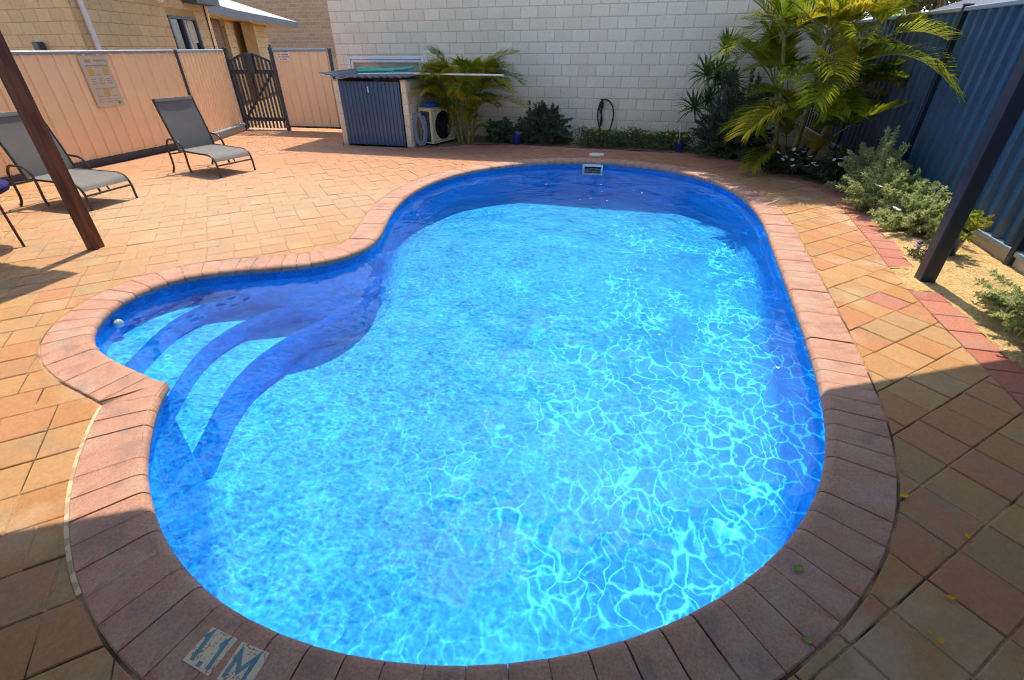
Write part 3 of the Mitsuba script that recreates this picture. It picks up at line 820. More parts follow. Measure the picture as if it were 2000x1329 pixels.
put(house, 'porch_roof', (pr, np.array([[0, 1, 4], [0, 4, 5], [1, 2, 3], [1, 3, 4], [6, 10, 7], [6, 11, 10], [7, 9, 8], [7, 10, 9], [0, 6, 7], [0, 7, 1], [1, 7, 8], [1, 8, 2]])), 'm_pale_roof')
so = np.array([(*PA, 2.29), (*PB, 2.29), (*PC, 2.29), (*(PC + back), 2.29), (*(PB + back), 2.29), (*(PA + back), 2.29)])
put(house, 'soffit', (so, np.array([[0, 4, 1], [0, 5, 4], [1, 3, 2], [1, 4, 3]])), 'm_soffit')
pw = PA + back * 0.28
pe = PC + back * 0.28
pd = (pe - pw) / np.linalg.norm(pe - pw)
pL = np.linalg.norm(pe - pw)
pn = np.array([pd[1], -pd[0]])
onP = lambda a, b, d, z: beam((*(pw + pd * pL * a + pn * d), z / 2), (*(pw + pd * pL * b + pn * d), z / 2), 0.02, z)
prw = put(house, 'porch_wall', [onP(0.0, 0.21, 0, 2.28), onP(0.31, 0.75, 0, 2.28)], 'm_warm_mortar')
for a, b in ((0.31, 0.38), (0.51, 0.75)):
    wall_blocks(prw, (*(pw + pd * pL * a + pn * 0.012), 0), (*pd, 0), (*pn, 0), pL * (b - a), 1.03, 2.25, 0.32, 0.172, 0.014, 'm_warm_block', most=120)
put(house, 'door', onP(0.215, 0.305, -0.1, 2.28), 'm_door')
put(house, 'pier', onP(0.385, 0.505, 0.25, 2.28), 'm_pier')
put(house, 'porch_end', beam((*(pw + pd * pL * 0.75), 1.14), (*(pw + pd * pL * 0.75 - pn * 2.4), 1.14), 0.02, 2.28), 'm_warm_mortar')

# the building further back between the two
far = thing('far_house', 'brick house with small dark window seen between the porch and pale wall', 'house')
FX0, FX1, FY = -28.0, -17.9, 27.35
fw = put(far, 'wall', [bbox(FX0, FX1, FY, FY + 0.2, -0.1, 6.2)], 'm_block_mortar')
fw2 = put(far, 'wall', [bbox(FX1 - 0.2, FX1, FY + 0.2, FY + 12.0, -0.1, 6.2)], 'm_block_mortar')
wall_blocks(fw, (FX0, FY, 0), (1, 0, 0), (0, -1, 0), FX1 - FX0, 1.03, 4.6, 0.44, 0.172, 0.018, 'm_far_brick', stuff_all=True, proud=0.006)
put(far, 'window', [bbox(FX1 + 0.002, FX1 + 0.03, 29.2, 32.0, 1.6, 2.5)], 'm_dark_glass')
put(far, 'downpipe', tube([(FX1 + 0.08, 28.5, 0), (FX1 + 0.08, 28.5, 6)], 0.07, 8), 'm_dull_white')
put(far, 'roof', [bbox(FX0 - 0.2, FX1 + 0.2, FY - 0.02, FY + 12.3, 6.21, 6.3)], 'm_fascia')

# ------------------------------------------------------------------ fences
def corrugated(a, b, z0, z1, pitch, depth, nrm, rib=0.4, slope=0.14, t=0.003, plain=False):
    """A sheet with trapezoidal ribs between ground points a and b; ribs stand out along nrm."""
    a, b, nrm = np.asarray(a, float), np.asarray(b, float), np.asarray(nrm, float)
    L = np.linalg.norm(b - a)
    d = (b - a) / L
    prof = []
    s = 0.0
    while s < L:
        for q, h in ((0.0, 0), (1 - rib - 2 * slope, 0), (1 - rib - slope, 1), (1 - slope, 1)):
            prof.append((min(s + q * pitch, L), h * depth))
        s += pitch
    prof.append((L, 0.0))
    pts = np.array([a + d * s + nrm * h for s, h in prof])
    bk = pts - nrm * t
    n = len(pts)
    v = np.vstack([np.c_[pts, np.full(n, z0)], np.c_[pts, np.full(n, z1)], np.c_[bk, np.full(n, z0)], np.c_[bk, np.full(n, z1)]])
    i = np.arange(n - 1)
    f = np.vstack([np.stack([i, i + 1, n + i + 1], 1), np.stack([i, n + i + 1, n + i], 1), np.stack([2 * n + i, 3 * n + i + 1, 2 * n + i + 1], 1), np.stack([2 * n + i, 3 * n + i, 3 * n + i + 1], 1),
                   np.stack([n + i, n + i + 1, 3 * n + i + 1], 1), np.stack([n + i, 3 * n + i + 1, 3 * n + i], 1)])
    return v, f


blue = thing('metal_fence', 'tall dark blue ribbed metal fence along the right side', 'fence')
FXR = 2.87
ys = [-2.75, -0.35, 2.05, 4.45, 6.86, 9.25, 11.65]
for y0, y1 in zip(ys[:-1], ys[1:]):
    put(blue, 'panel', corrugated((FXR, y1 - 0.02), (FXR, y0 + 0.02), 0.12, 1.78, 0.178, 0.040, (-1, 0), rib=0.30, slope=0.10), 'm_blue_steel')
    put(blue, 'top_rail', [bbox(FXR - 0.052, FXR + 0.012, y0 + 0.028, y1 - 0.028, 1.775, 1.815, 0.006)], 'm_rail_blue')
    put(blue, 'bottom_rail', [bbox(FXR - 0.045, FXR + 0.012, y0 + 0.028, y1 - 0.028, 0.075, 0.122, 0.006)], 'm_rail_blue')
    put(blue, 'plinth', [bbox(FXR - 0.015, FXR + 0.01, y0 + 0.03, y1 - 0.03, -0.12, 0.073)], 'm_concrete')
for y in ys:
    pk = put(blue, 'post', [bbox(FXR - 0.05, FXR + 0.02, y - 0.027, y + 0.027, -0.2, 1.825, 0.005)], 'm_dark_steel')
    put(pk, 'cap', [bbox(FXR - 0.055, FXR + 0.025, y - 0.032, y + 0.032, 1.826, 1.84, 0.004)], 'm_dark_steel')

cream = thing('cream_fence', 'low cream metal fence with grey top rail at the left', 'fence')
P = [np.array(q) for q in ((-8.13, 1.6), (-8.13, 4.55), (-8.13, 7.53), (-8.58, 9.08))]
pit = [0.2, 0.2, 0.112]
for (a, b), pt in zip(zip(P[:-1], P[1:]), pit):
    d = (b - a) / np.linalg.norm(b - a)
    nn = np.array([d[1], -d[0]])
    put(cream, 'panel', corrugated(a + d * 0.03, b - d * 0.03, 0.09 if pt > 0.15 else 0.14, 1.455, pt, 0.022 if pt > 0.15 else 0.024, nn, rib=0.10 if pt > 0.15 else 0.3, slope=0.035 if pt > 0.15 else 0.15), 'm_cream_steel')
    put(cream, 'top_rail', beam((*(a + d * 0.03), 1.475), (*(b - d * 0.03), 1.475), 0.06, 0.05, bev=0.012), 'm_rail_blue')
    if pt > 0.15:
        put(cream, 'plinth', beam((*(a + d * 0.03), 0.02), (*(b - d * 0.03), 0.02), 0.045, 0.16), 'm_gate_steel')
    else:
        put(cream, 'bottom_rail', tube([(*(a + d * 0.03 + nn * 0.03), 0.105), (*(b - d * 0.03 + nn * 0.03), 0.125)], 0.032, 10), 'm_rail_blue', 40)
        put(cream, 'plinth', beam((*(a + d * 0.03), 0.02), (*(b - d * 0.03), 0.02), 0.06, 0.14), 'm_concrete')
for q in P[1:]:
    put(cream, 'post', [bbox(q[0] - 0.028, q[0] + 0.028, q[1] - 0.028, q[1] + 0.028, -0.1, 1.50, 0.005)], 'm_gate_steel')

G0, G1 = np.array([-8.58, 9.14]), np.array([-7.60, 9.27])
side = thing('side_fence', 'short cream metal fence panel between the gate and the pale block wall', 'fence')
S1 = np.array([-6.30, 9.32])
ds = (S1 - G1) / np.linalg.norm(S1 - G1)
ns = np.array([ds[1], -ds[0]])
put(side, 'panel', corrugated(G1 + ds * 0.04, S1 - ds * 0.01, 0.10, 1.455, 0.2, 0.022, ns, rib=0.10, slope=0.035), 'm_cream_steel')
put(side, 'top_rail', beam((*(G1 + ds * 0.04), 1.475), (*S1, 1.475), 0.06, 0.05, bev=0.012), 'm_rail_blue')
put(side, 'bottom_rail', beam((*(G1 + ds * 0.04), 0.085), (*S1, 0.085), 0.05, 0.035), 'm_gate_steel')
put(side, 'post', [bbox(S1[0] - 0.02, S1[0] + 0.02, S1[1] - 0.03, S1[1] + 0.03, -0.1, 1.50, 0.004)], 'm_gate_steel')

gate = thing('pool_gate', 'dark grey slatted pool gate with arched top and diagonal brace', 'gate')
dg = (G1 - G0) / np.linalg.norm(G1 - G0)
ng = np.array([dg[1], -dg[0]])
GL = np.linalg.norm(G1 - G0)
for q in (G0, G1):
    gp = put(gate, 'post', xf(bbox(-0.035, 0.035, -0.035, 0.035, -0.1, 1.53, 0.006), rz=math.atan2(dg[1], dg[0]), loc=(*q, 0)), 'm_gate_steel')
put(gp, 'finial', [blob((*G1, 1.55), (0.02, 0.02, 0.035), 3, 0.0, 1)], 'm_gate_steel', True)
gat = lambda s, d, z: np.array([*(G0 + dg * s + ng * d), z])
ns_ = 11
for k in range(ns_):
    s = 0.075 + (GL - 0.15) * k / (ns_ - 1)
    zt = 1.31 + 0.13 * math.sin(math.pi * k / (ns_ - 1))
    put(gate, 'slat', beam(gat(s, 0.012, 0.05), gat(s, 0.012, zt), 0.018, 0.042, up=(*dg, 0), bev=0.003), 'm_gate_steel')
put(gate, 'rail', beam(gat(0.04, -0.012, 1.10), gat(GL - 0.04, -0.012, 1.10), 0.028, 0.07), 'm_gate_steel')
put(gate, 'rail', beam(gat(0.04, -0.012, 0.22), gat(GL - 0.04, -0.012, 0.22), 0.028, 0.07), 'm_gate_steel')
put(gate, 'brace', beam(gat(0.08, -0.030, 0.26), gat(GL - 0.12, -0.030, 1.06), 0.014, 0.05), 'm_gate_steel')
arc = [gat(0.05 + (GL - 0.1) * t, 0.034, 1.28 + 0.13 * math.sin(math.pi * t)) for t in np.linspace(0, 1, 17)]
put(gate, 'top_arch', [beam(arc[k], arc[k + 1], 0.012, 0.045) for k in range(16)], 'm_gate_steel')
put(gate, 'latch_box', [xf(bbox(-0.055, 0.055, -0.02, 0.02, -0.17, 0.17, 0.008), rz=math.atan2(dg[1], dg[0]), loc=gat(0.52, 0.05, 1.25))], 'm_gate_steel')
put(gate, 'tread_plate', [beam(gat(0.02, 0, 0.012), gat(GL - 0.02, 0, 0.012), 0.09, 0.02)], 'm_concrete')

# signs
sb = thing('notice_board', 'cream pool safety chart hung from the top of the left fence', 'sign')
XB = -8.13 + 0.018
put(sb, 'board', [bbox(XB, XB + 0.008, 5.86, 6.285, 0.76, 1.43, 0.002)], 'm_board')
pz = XB + 0.0085


def strip(y0, y1, z0, z1, m, name='print'):
    put(sb, name, [bbox(pz - 0.001, pz + 0.0006, y0, y1, z0, z1)], m)


strip(5.93, 6.02, 1.345, 1.385, 'm_print_grey', 'emblem')
strip(6.06, 6.25, 1.355, 1.38, 'm_print_grey', 'heading')
strip(5.91, 6.25, 1.30, 1.315, 'm_print_grey', 'heading')
for r, z in enumerate((1.20, 0.92)):
    for c in range(3):
        y = 5.92 + c * 0.115
        strip(y, y + 0.09, z, z + 0.075, 'm_print_yellow' if (r + c) % 2 == 0 else 'm_board', 'picture')
        strip(y, y + 0.09, z + 0.082, z + 0.092, 'm_print_grey', 'caption')
        strip(y, y + 0.08, z - 0.02, z - 0.010, 'm_print_grey', 'caption')
for z in (1.13, 1.10, 1.07, 0.86, 0.83):
    for c in range(3):
        y = 5.92 + c * 0.115
        strip(y, y + 0.085 - 0.01 * ((c * 7 + int(z * 100)) % 3), z, z + 0.010, 'm_print_grey', 'caption')
strip(6.19, 6.235, 0.79, 0.825, 'm_print_green', 'emblem')
gs = thing('gate_sign', 'small white sign with red lines on the fence beside the gate', 'sign')
sg = lambda x: G1 + ds * ((x + 7.60) / 1.0)


def onS(x0, x1, d, z0, z1):
    a, b = sg(x0) + ns * d, sg(x1) + ns * d
    return beam((*a, (z0 + z1) / 2), (*b, (z0 + z1) / 2), 0.003, z1 - z0)


put(gs, 'plate', onS(-7.47, -7.19, 0.018, 1.28, 1.44), 'm_dull_white')
for k, (a, b) in enumerate(((-7.44, -7.22), (-7.45, -7.21), (-7.42, -7.27))):
    put(gs, 'print_line', onS(a, b, 0.0202, 1.395 - k * 0.042, 1.413 - k * 0.042), 'm_print_red')

# ------------------------------------------------------------------ pump shed
shed = thing('pump_shed', 'pump shed with dark blue ribbed metal door and pale block sides', 'shed')
SX0, SX1, SY0, SY1, SZ = -5.46, -4.09, 8.02, 9.44, 1.05
sw = put(shed, 'wall', bbox(SX1 - 0.1, SX1, SY0, SY1, -0.1, SZ), 'm_block_mortar')
sw2 = put(shed, 'wall', bbox(SX0, SX0 + 0.1, SY0, SY1, -0.1, SZ), 'm_block_mortar')
wall_blocks(sw, (SX1, SY0, 0), (0, 1, 0), (1, 0, 0), SY1 - SY0, 0.0, SZ, 0.3, 0.172, 0.01, 'm_block')
wall_blocks(sw, (SX1 - 0.1, SY0, 0), (1, 0, 0), (0, -1, 0), 0.1, 0.0, SZ, 0.3, 0.172, 0.01, 'm_block')
wall_blocks(sw2, (SX0, SY0, 0), (1, 0, 0), (0, -1, 0), 0.1, 0.0, SZ, 0.3, 0.172, 0.01, 'm_block')
wall_blocks(sw2, (SX0, SY1, 0), (0, -1, 0), (-1, 0, 0), SY1 - SY0, 0.0, SZ, 0.3, 0.172, 0.01, 'm_block')
dk = put(shed, 'door', corrugated((SX0 + 0.115, SY0 - 0.012), (SX1 - 0.115, SY0 - 0.012), 0.03, 1.02, 0.074, 0.016, (0, -1), rib=0.35, slope=0.15), 'm_blue_steel')
put(dk, 'latch', [bbox(-4.80, -4.775, SY0 - 0.04, SY0 - 0.028, 0.86, 0.95, 0.003)], 'm_alu')
rs = []
for k in range(25):
    t = k / 24
    x = -5.62 + 1.62 * t
    rs.append((x, 1.085 - 0.012 * math.sin(t * 3.1) + 0.055 * max(0, 0.22 - t) / 0.22 + rng.normal(0, 0.002)))
rv = np.array([(x, y, z + (0.018 if (k % 2) else 0) + 0.03 * (y - 7.9) / 1.5 + dz) for dz in (0.0, 0.012) for k, (x, z) in enumerate(rs) for y in (7.90, 9.42)])
nn_ = 50
i = np.arange(24)
q = np.vstack([np.stack([2 * i, 2 * i + 1, 2 * i + 3, 2 * i + 2], 1), np.stack([nn_ + 2 * i, nn_ + 2 * i + 2, nn_ + 2 * i + 3, nn_ + 2 * i + 1], 1), np.stack([2 * i, 2 * i + 2, nn_ + 2 * i + 2, nn_ + 2 * i], 1)])
put(shed, 'roof', (rv, np.vstack([q[:, [0, 1, 2]], q[:, [0, 2, 3]]])), 'm_sheet_roof')
pole = thing('net_pole', 'long white pool pole lying across the shed roof and over the palm', 'pole')
put(pole, None, tube([(-5.0, 8.10, 1.125), (-4.0, 8.08, 1.14), (-2.41, 8.06, 1.125)], 0.014, 8), 'm_dull_white', 40)
for k, (pts, lab) in enumerate((([(-5.40, 8.75, 1.17), (-4.95, 8.6, 1.18), (-4.55, 8.55, 1.175), (-4.22, 8.62, 1.21)], 'green foam noodle lying on the shed roof under the window'),
                                ([(-5.15, 8.35, 1.16), (-4.8, 8.38, 1.17), (-4.5, 8.42, 1.165)], 'short green foam noodle in front of the longer one on the shed'))):
    nd = thing('pool_noodle', lab, 'pool noodle', 'foam noodles on the shed roof')
    put(nd, None, tube(smooth_path(pts, 14), 0.024 - 0.004 * k, 10), 'm_noodle', 40)

# condenser beside the shed
ac = thing('heat_pump', 'cream pool heat pump with round fan grille beside the shed', 'heat pump')
CA_ = math.radians(74)
acl = np.array([-3.76, 8.20, 0.02])
ACM = np.array([[math.cos(CA_), -math.sin(CA_), 0], [math.sin(CA_), math.cos(CA_), 0], [0, 0, 1]])
A = lambda m: xf(m, ACM, acl)
W_, D_, H_ = 0.62, 0.30, 0.60          # x: fan face along +x, y: depth behind
put(ac, 'case', [A(bbox(0, W_, 0, D_, 0.03, 0.05)), A(bbox(0, W_, 0, D_, H_ - 0.06, H_, 0.008)), A(bbox(0, 0.05, 0, 0.05, 0.05, H_ - 0.06)), A(bbox(W_ - 0.05, W_, 0, D_, 0.05, H_ - 0.06)), A(bbox(0, 0.05, D_ - 0.05, D_, 0.05, H_ - 0.06)), A(bbox(0.05, W_ - 0.05, D_ - 0.02, D_, 0.05, H_ - 0.06))], 'm_cream_paint')
disc = Polygon([(0.05, 0.05), (W_ - 0.05, 0.05), (W_ - 0.05, H_ - 0.06), (0.05, H_ - 0.06)]).difference(Point(W_ / 2, H_ / 2).buffer(0.235))
fp = extrude(disc, 0, 0.012)
TURN = np.array([[1, 0, 0], [0, 0, 1.0], [0, 1.0, 0]])
put(ac, 'fan_panel', A((fp[0] @ TURN.T, fp[1][:, ::-1])), 'm_cream_paint')
gr = []
for r in np.arange(0.03, 0.235, 0.03):
    gr.append(A(tube([(W_ / 2 + r * math.cos(a), -0.004, H_ / 2 + r * math.sin(a)) for a in np.linspace(0, 2 * math.pi, 25)], 0.003, 4, False)))
for a in np.arange(6) * math.pi / 6:
    gr.append(A(tube([(W_ / 2 - 0.235 * math.cos(a), -0.002, H_ / 2 - 0.235 * math.sin(a)), (W_ / 2 + 0.235 * math.cos(a), -0.002, H_ / 2 + 0.235 * math.sin(a))], 0.003, 4, False)))
put(ac, 'fan_grille', gr, 'm_black')
blades = []
for k in range(3):
    a = k * 2 * math.pi / 3 + 0.4
    c = np.array([W_ / 2, 0.05, H_ / 2])
    e1, e2 = np.array([math.cos(a), 0, math.sin(a)]), np.array([-math.sin(a), 0, math.cos(a)])
    v = np.array([c + e1 * 0.04 - e2 * 0.03 + [0, .02, 0], c + e1 * 0.21 - e2 * 0.09 + [0, .03, 0], c + e1 * 0.20 + e2 * 0.07 - [0, .01, 0], c + e1 * 0.04 + e2 * 0.03 - [0, .01, 0]])
    v = np.vstack([v, v + [0, 0.006, 0]])
    blades.append(A((v, np.array([[0, 1, 2], [0, 2, 3], [4, 6, 5], [4, 7, 6], [0, 5, 1], [0, 4, 5], [1, 6, 2], [1, 5, 6], [2, 7, 3], [2, 6, 7]]))))
put(ac, 'fan', blades + [A(xf(trimesh.creation.cylinder(radius=0.05, height=0.06, sections=16), TURN, (W_ / 2, 0.05, H_ / 2)))], 'm_black')
put(ac, 'back_plate', [A(bbox(0.05, W_ - 0.05, 0.13, 0.14, 0.05, H_ - 0.06))], 'm_black')
fins = [A(bbox(0.012, 0.02, 0.05, D_ - 0.05, 0.05, H_ - 0.06))] + [A(bbox(0.004, 0.012, y, y + 0.004, 0.05, H_ - 0.06)) for y in np.arange(0.055, D_ - 0.055, 0.012)]
put(ac, 'coil', fins, 'm_coil')
put(ac, 'foot', [A(bbox(0.06, 0.12, -0.01, D_ + 0.01, -0.03, 0.03)), A(bbox(W_ - 0.12, W_ - 0.06, -0.01, D_ + 0.01, -0.03, 0.03))], 'm_black')
cl = thing('blue_cloth', 'crumpled blue cloth lying on top of the heat pump', 'cloth')
put(cl, None, A(xf(blob((0, 0, 0), (0.17, 0.12, 0.05), 5, 0.7, 3), loc=(0.19, 0.14, H_ + 0.028))), 'm_blue_cloth', True)
hs = thing('vacuum_hose', 'grey ribbed pool hose coiled between the shed and heat pump', 'hose')
pts = []
for k in range(140):
    a = k / 140 * 2 * math.pi * 4.2
    r = 0.24 + 0.02 * math.sin(k * 0.7)
    pts.append((-3.99 + 0.075 * math.cos(a) + 0.02 * (k / 140 - 0.5) * 2, 8.15 + 0.05 * (k / 140) + 0.05 * math.cos(a), 0.28 + r * math.sin(a)))
rad = 0.021 + 0.002 * np.cos(np.arange(560) * 2.0)
put(hs, None, tube(smooth_path(pts, 560), rad, 8), 'm_hose_grey', True)

# garden tap and hose on the rear wall
gh = thing('garden_hose', 'dark green hose looped over a tap on the pale wall', 'hose')
put(gh, 'loop', tube(smooth_path([(-1.18, 9.35, 0.0), (-1.02, 9.40, 0.20), (-0.99, 9.40, 0.45), (-1.04, 9.40, 0.60), (-0.97, 9.39, 0.70), (-0.84, 9.39, 0.64), (-0.78, 9.39, 0.42), (-0.84, 9.39, 0.18), (-0.93, 9.37, 0.05)], 60), 0.013, 8), 'm_hose_green', 40)
put(gh, 'loop', tube(smooth_path([(-1.03, 9.42, 0.62), (-1.06, 9.40, 0.45), (-1.02, 9.39, 0.28), (-0.98, 9.38, 0.12), (-1.0, 9.34, 0.01)], 30), 0.013, 8), 'm_hose_green', 40)
tp_ = thing('garden_tap', 'small garden tap on a riser pipe in front of the pale wall', 'tap')
put(tp_, 'riser', tube([(-1.0, 9.425, 0.0), (-1.0, 9.425, 0.68)], 0.011, 8), 'm_hose_green', 40)
tk = put(tp_, 'spout', [bbox(-1.03, -0.97, 9.37, 9.44, 0.56, 0.66, 0.01)], 'm_black')
put(tk, 'handle', [bbox(-1.035, -0.965, 9.415, 9.435, 0.69, 0.705, 0.004)], 'm_black')

# ------------------------------------------------------------------ posts and roofs over the viewer
patio = thing('patio_roof', 'slim dark steel post of the patio roof beside the right garden', 'patio roof')
put(patio, 'post', [bbox(2.045, 2.145, 3.92, 4.02, -0.1, 2.36, 0.006)], 'm_dark_steel')
E0, E1 = np.array([-5.2, 0.06]), np.array([2.4, 4.25])
rp_ = Polygon([E0, E1, (2.4, -4.0), (-5.2, -4.0)])
put(patio, 'roof_sheet', extrude(rp_, 2.40, 2.44), 'm_pale_roof')
put(patio, 'added_shade_wall', bbox(-5.2, 2.4, -4.25, -4.05, -0.1, 2.39), 'm_added_wall')  # unseen wall added behind the viewer to cut sky light on the near paving
put(patio, 'beam', beam((*(E0 + [0.02, -0.06]), 2.345), (*(E1 + [-0.02, -0.06]), 2.345), 0.05, 0.09), 'm_dark_steel')

perg = thing('timber_pergola', 'dark red brown timber pergola post standing on the paving at the left', 'pergola')
put(perg, 'post', xf(bbox(-0.047, 0.047, -0.047, 0.047, -0.05, 2.30, 0.004), rz=0.12, loc=(-4.672, 2.845, 0)), 'm_timber')
put(perg, 'post', xf(bbox(-0.047, 0.047, -0.047, 0.047, -0.05, 2.30, 0.004), loc=(-7.4, 2.845, 0)), 'm_timber')
for y in (-2.4, 0.3, 2.845):
    put(perg, 'beam', beam((-8.6, y, 2.345), (-4.5, y, 2.345), 0.045, 0.09), 'm_timber')
for k in range(29):  # slat roof lengthened out of view to block more sky and deepen its shade
    x = -8.75 + k * 0.1502
    w = 0.146
    put(perg, 'slat', [bbox(x, x + w, -2.6 + rng.normal(0, 0.01), 3.52 + rng.normal(0, 0.015), 2.392, 2.41)], 'm_timber')

# ------------------------------------------------------------------ loungers
def lounger(name_label, o, d, group='grey sling sun loungers by the fence'):
    """o: ground point of the near front foot; d: unit vector from the foot end towards the head (the frame's near side)."""
    t = thing('sun_lounger', name_label, 'sun lounger', group)
    d = np.asarray(d, float)
    w = np.array([d[1], -d[0]])
    if w[1] < 0:
        w = -w
    W = 0.54
    Pp = lambda u, v, z: np.array([*(np.asarray(o) + d * u + w * v), z])
    seat = [(0.0, 0.155), (0.012, 0.20), (0.045, 0.25), (0.11, 0.278), (0.25, 0.287), (0.5, 0.292), (0.76, 0.297)]
    back = [(0.765, 0.30), (0.80, 0.46), (0.86, 0.66), (0.94, 0.93)]
    for v in (0.0, W):
        put(t, 'seat_rail', tube(smooth_path([Pp(-0.005, v, 0.0), Pp(-0.003, v, 0.10)] + [Pp(u, v, z) for u, z in seat], 26), 0.0125, 8), 'm_frame_metal', 40)
        put(t, 'back_rail', tube(smooth_path([Pp(u, v, z) for u, z in back], 14), 0.0125, 8), 'm_frame_metal', 40)
        vo = v - 0.03 if v == 0 else v + 0.03
        put(t, 'arm', tube(smooth_path([Pp(0.575, vo, 0.02), Pp(0.585, vo, 0.22), Pp(0.60, vo, 0.36), Pp(0.66, vo, 0.425), Pp(0.76, vo, 0.44), Pp(0.87, vo, 0.435), Pp(0.915, vo, 0.40), Pp(0.95, vo, 0.25), Pp(1.02, vo, 0.0)], 40), 0.0135, 8), 'm_frame_metal', 40)
    put(t, 'foot_bar', tube([Pp(-0.002, 0, 0.155), Pp(-0.002, W, 0.155)], 0.011, 8), 'm_frame_metal', 40)
    put(t, 'rear_bar', tube([Pp(0.955, -0.03, 0.24), Pp(0.955, W + 0.03, 0.24)], 0.011, 8), 'm_frame_metal', 40)
    put(t, 'hinge_bar', tube([Pp(0.77, 0, 0.285), Pp(0.77, W, 0.285)], 0.011, 8), 'm_frame_metal', 40)
    put(t, 'centre_brace', tube([Pp(-0.002, W * 0.52, 0.155), Pp(0.03, W * 0.52, 0.20), Pp(0.10, W * 0.52, 0.25)], 0.009, 6), 'm_frame_metal', 40)

    def sling(curve, z_in=0.006, sag=0.022):
        c = smooth_path([(u, z) for u, z in curve], 22)
        tang = np.gradient(c, axis=0)
        tang /= np.linalg.norm(tang, axis=1, keepdims=True)
        nr = np.stack([-tang[:, 1], tang[:, 0]], 1)
        if nr[:, 1].mean() < 0:
            nr = -nr
        vs = np.linspace(0.012, W - 0.012, 9)
        v = []
        for side_ in (0.0, -0.004):
            for k, (u, z) in enumerate(c):
                for vv in vs:
                    s = -sag * math.sin(math.pi * vv / W) * math.sin(math.pi * min(1, max(0, k / 21)))
                    q = c[k] + nr[k] * (z_in + s + side_)
                    v.append(Pp(q[0], vv, q[1]))
        n = len(vs)
        i, j = np.meshgrid(np.arange(21), np.arange(n - 1), indexing='ij')
        q = np.stack([i * n + j, (i + 1) * n + j, (i + 1) * n + j + 1, i * n + j + 1], -1).reshape(-1, 4)
        q2 = q[:, ::-1] + 22 * n
        qq = np.vstack([q, q2])
        return np.array(v), np.vstack([qq[:, [0, 1, 2]], qq[:, [0, 2, 3]]])

    put(t, 'seat_sling', sling(seat[1:]), 'm_sling', 50)
    bs = put(t, 'back_sling', sling(back, sag=0.006), 'm_sling', 50)
    top = [(0.93 + 0.006 - 0.02, 0.858), (0.948, 0.935)]
    put(bs, 'head_hem', [beam(Pp(0.928, 0.01, 0.915), Pp(0.928, W - 0.01, 0.915), 0.02, 0.05, up=(*(d * 0.3), 1.0), bev=0.006)], 'm_sling')
    return t


lounger('grey sling sun lounger nearer the gate with its back raised', (-5.66, 5.32), (-0.9806, 0.1961))
lounger('grey sling sun lounger half behind the brown timber post', (-5.85, 3.70), (-0.999, -0.02))

# a chair with a navy cushion at the picture's edge
ch = thing('patio_chair', 'patio chair with navy seat cushion cut off by the left edge', 'chair')
cx, cy = -5.61, 2.57
for sx, sy in ((1, -1), (1, 1), (-1, -1), (-1, 1)):
    put(ch, 'leg', tube([(cx + sx * 0.17, cy + sy * 0.17, 0.42), (cx + sx * 0.27, cy + sy * 0.13, 0.0)], 0.011, 8), 'm_timber', 40)
put(ch, 'seat', [bbox(cx - 0.2, cx + 0.2, cy - 0.2, cy + 0.2, 0.405, 0.43, 0.008)], 'm_timber')
put(ch, 'cushion', [blob((cx + 0.06, cy + 0.10, 0.50), (0.25, 0.25, 0.085), 4, 0.12, 3)], 'm_navy', True)
put(ch, 'backrest', [beam((cx - 0.2, cy - 0.19, 0.42), (cx - 0.27, cy - 0.19, 0.86), 0.03, 0.03), beam((cx - 0.2, cy + 0.19, 0.42), (cx - 0.27, cy + 0.19, 0.86), 0.03, 0.03), beam((cx - 0.26, cy - 0.19, 0.78), (cx - 0.26, cy + 0.19, 0.78), 0.02, 0.16)], 'm_timber')


# ------------------------------------------------------------------ plants
def unit(v):
    return v / (np.linalg.norm(v, axis=-1, keepdims=True) + 1e-12)


def leaves(Pt, D, L, W, r, fold=0.25, droop=0.15):
    """Many small leaves: base points Pt, directions D, lengths and widths; two triangles pairs folded on the midrib."""
    n = len(Pt)
    D = unit(D)
    rnd = unit(r.normal(size=(n, 3)))
    S = unit(np.cross(D, rnd))
    N = np.cross(S, D)
    L, W = np.broadcast_to(L, (n,))[:, None], np.broadcast_to(W, (n,))[:, None]
    mid = Pt + D * L * 0.5
    tip = Pt + D * L - np.array([0, 0, 1.0]) * L * droop
    a, b = mid + S * W / 2 + N * W * fold, mid - S * W / 2 + N * W * fold
    v = np.stack([Pt, a, tip, b], 1).reshape(-1, 3)
    k = np.arange(n)[:, None] * 4
    f = np.vstack([k + [0, 1, 2], k + [0, 2, 3]])
    uv = np.repeat(np.c_[r.random(n), r.random(n)], 4, 0)
    return (v, f), uv


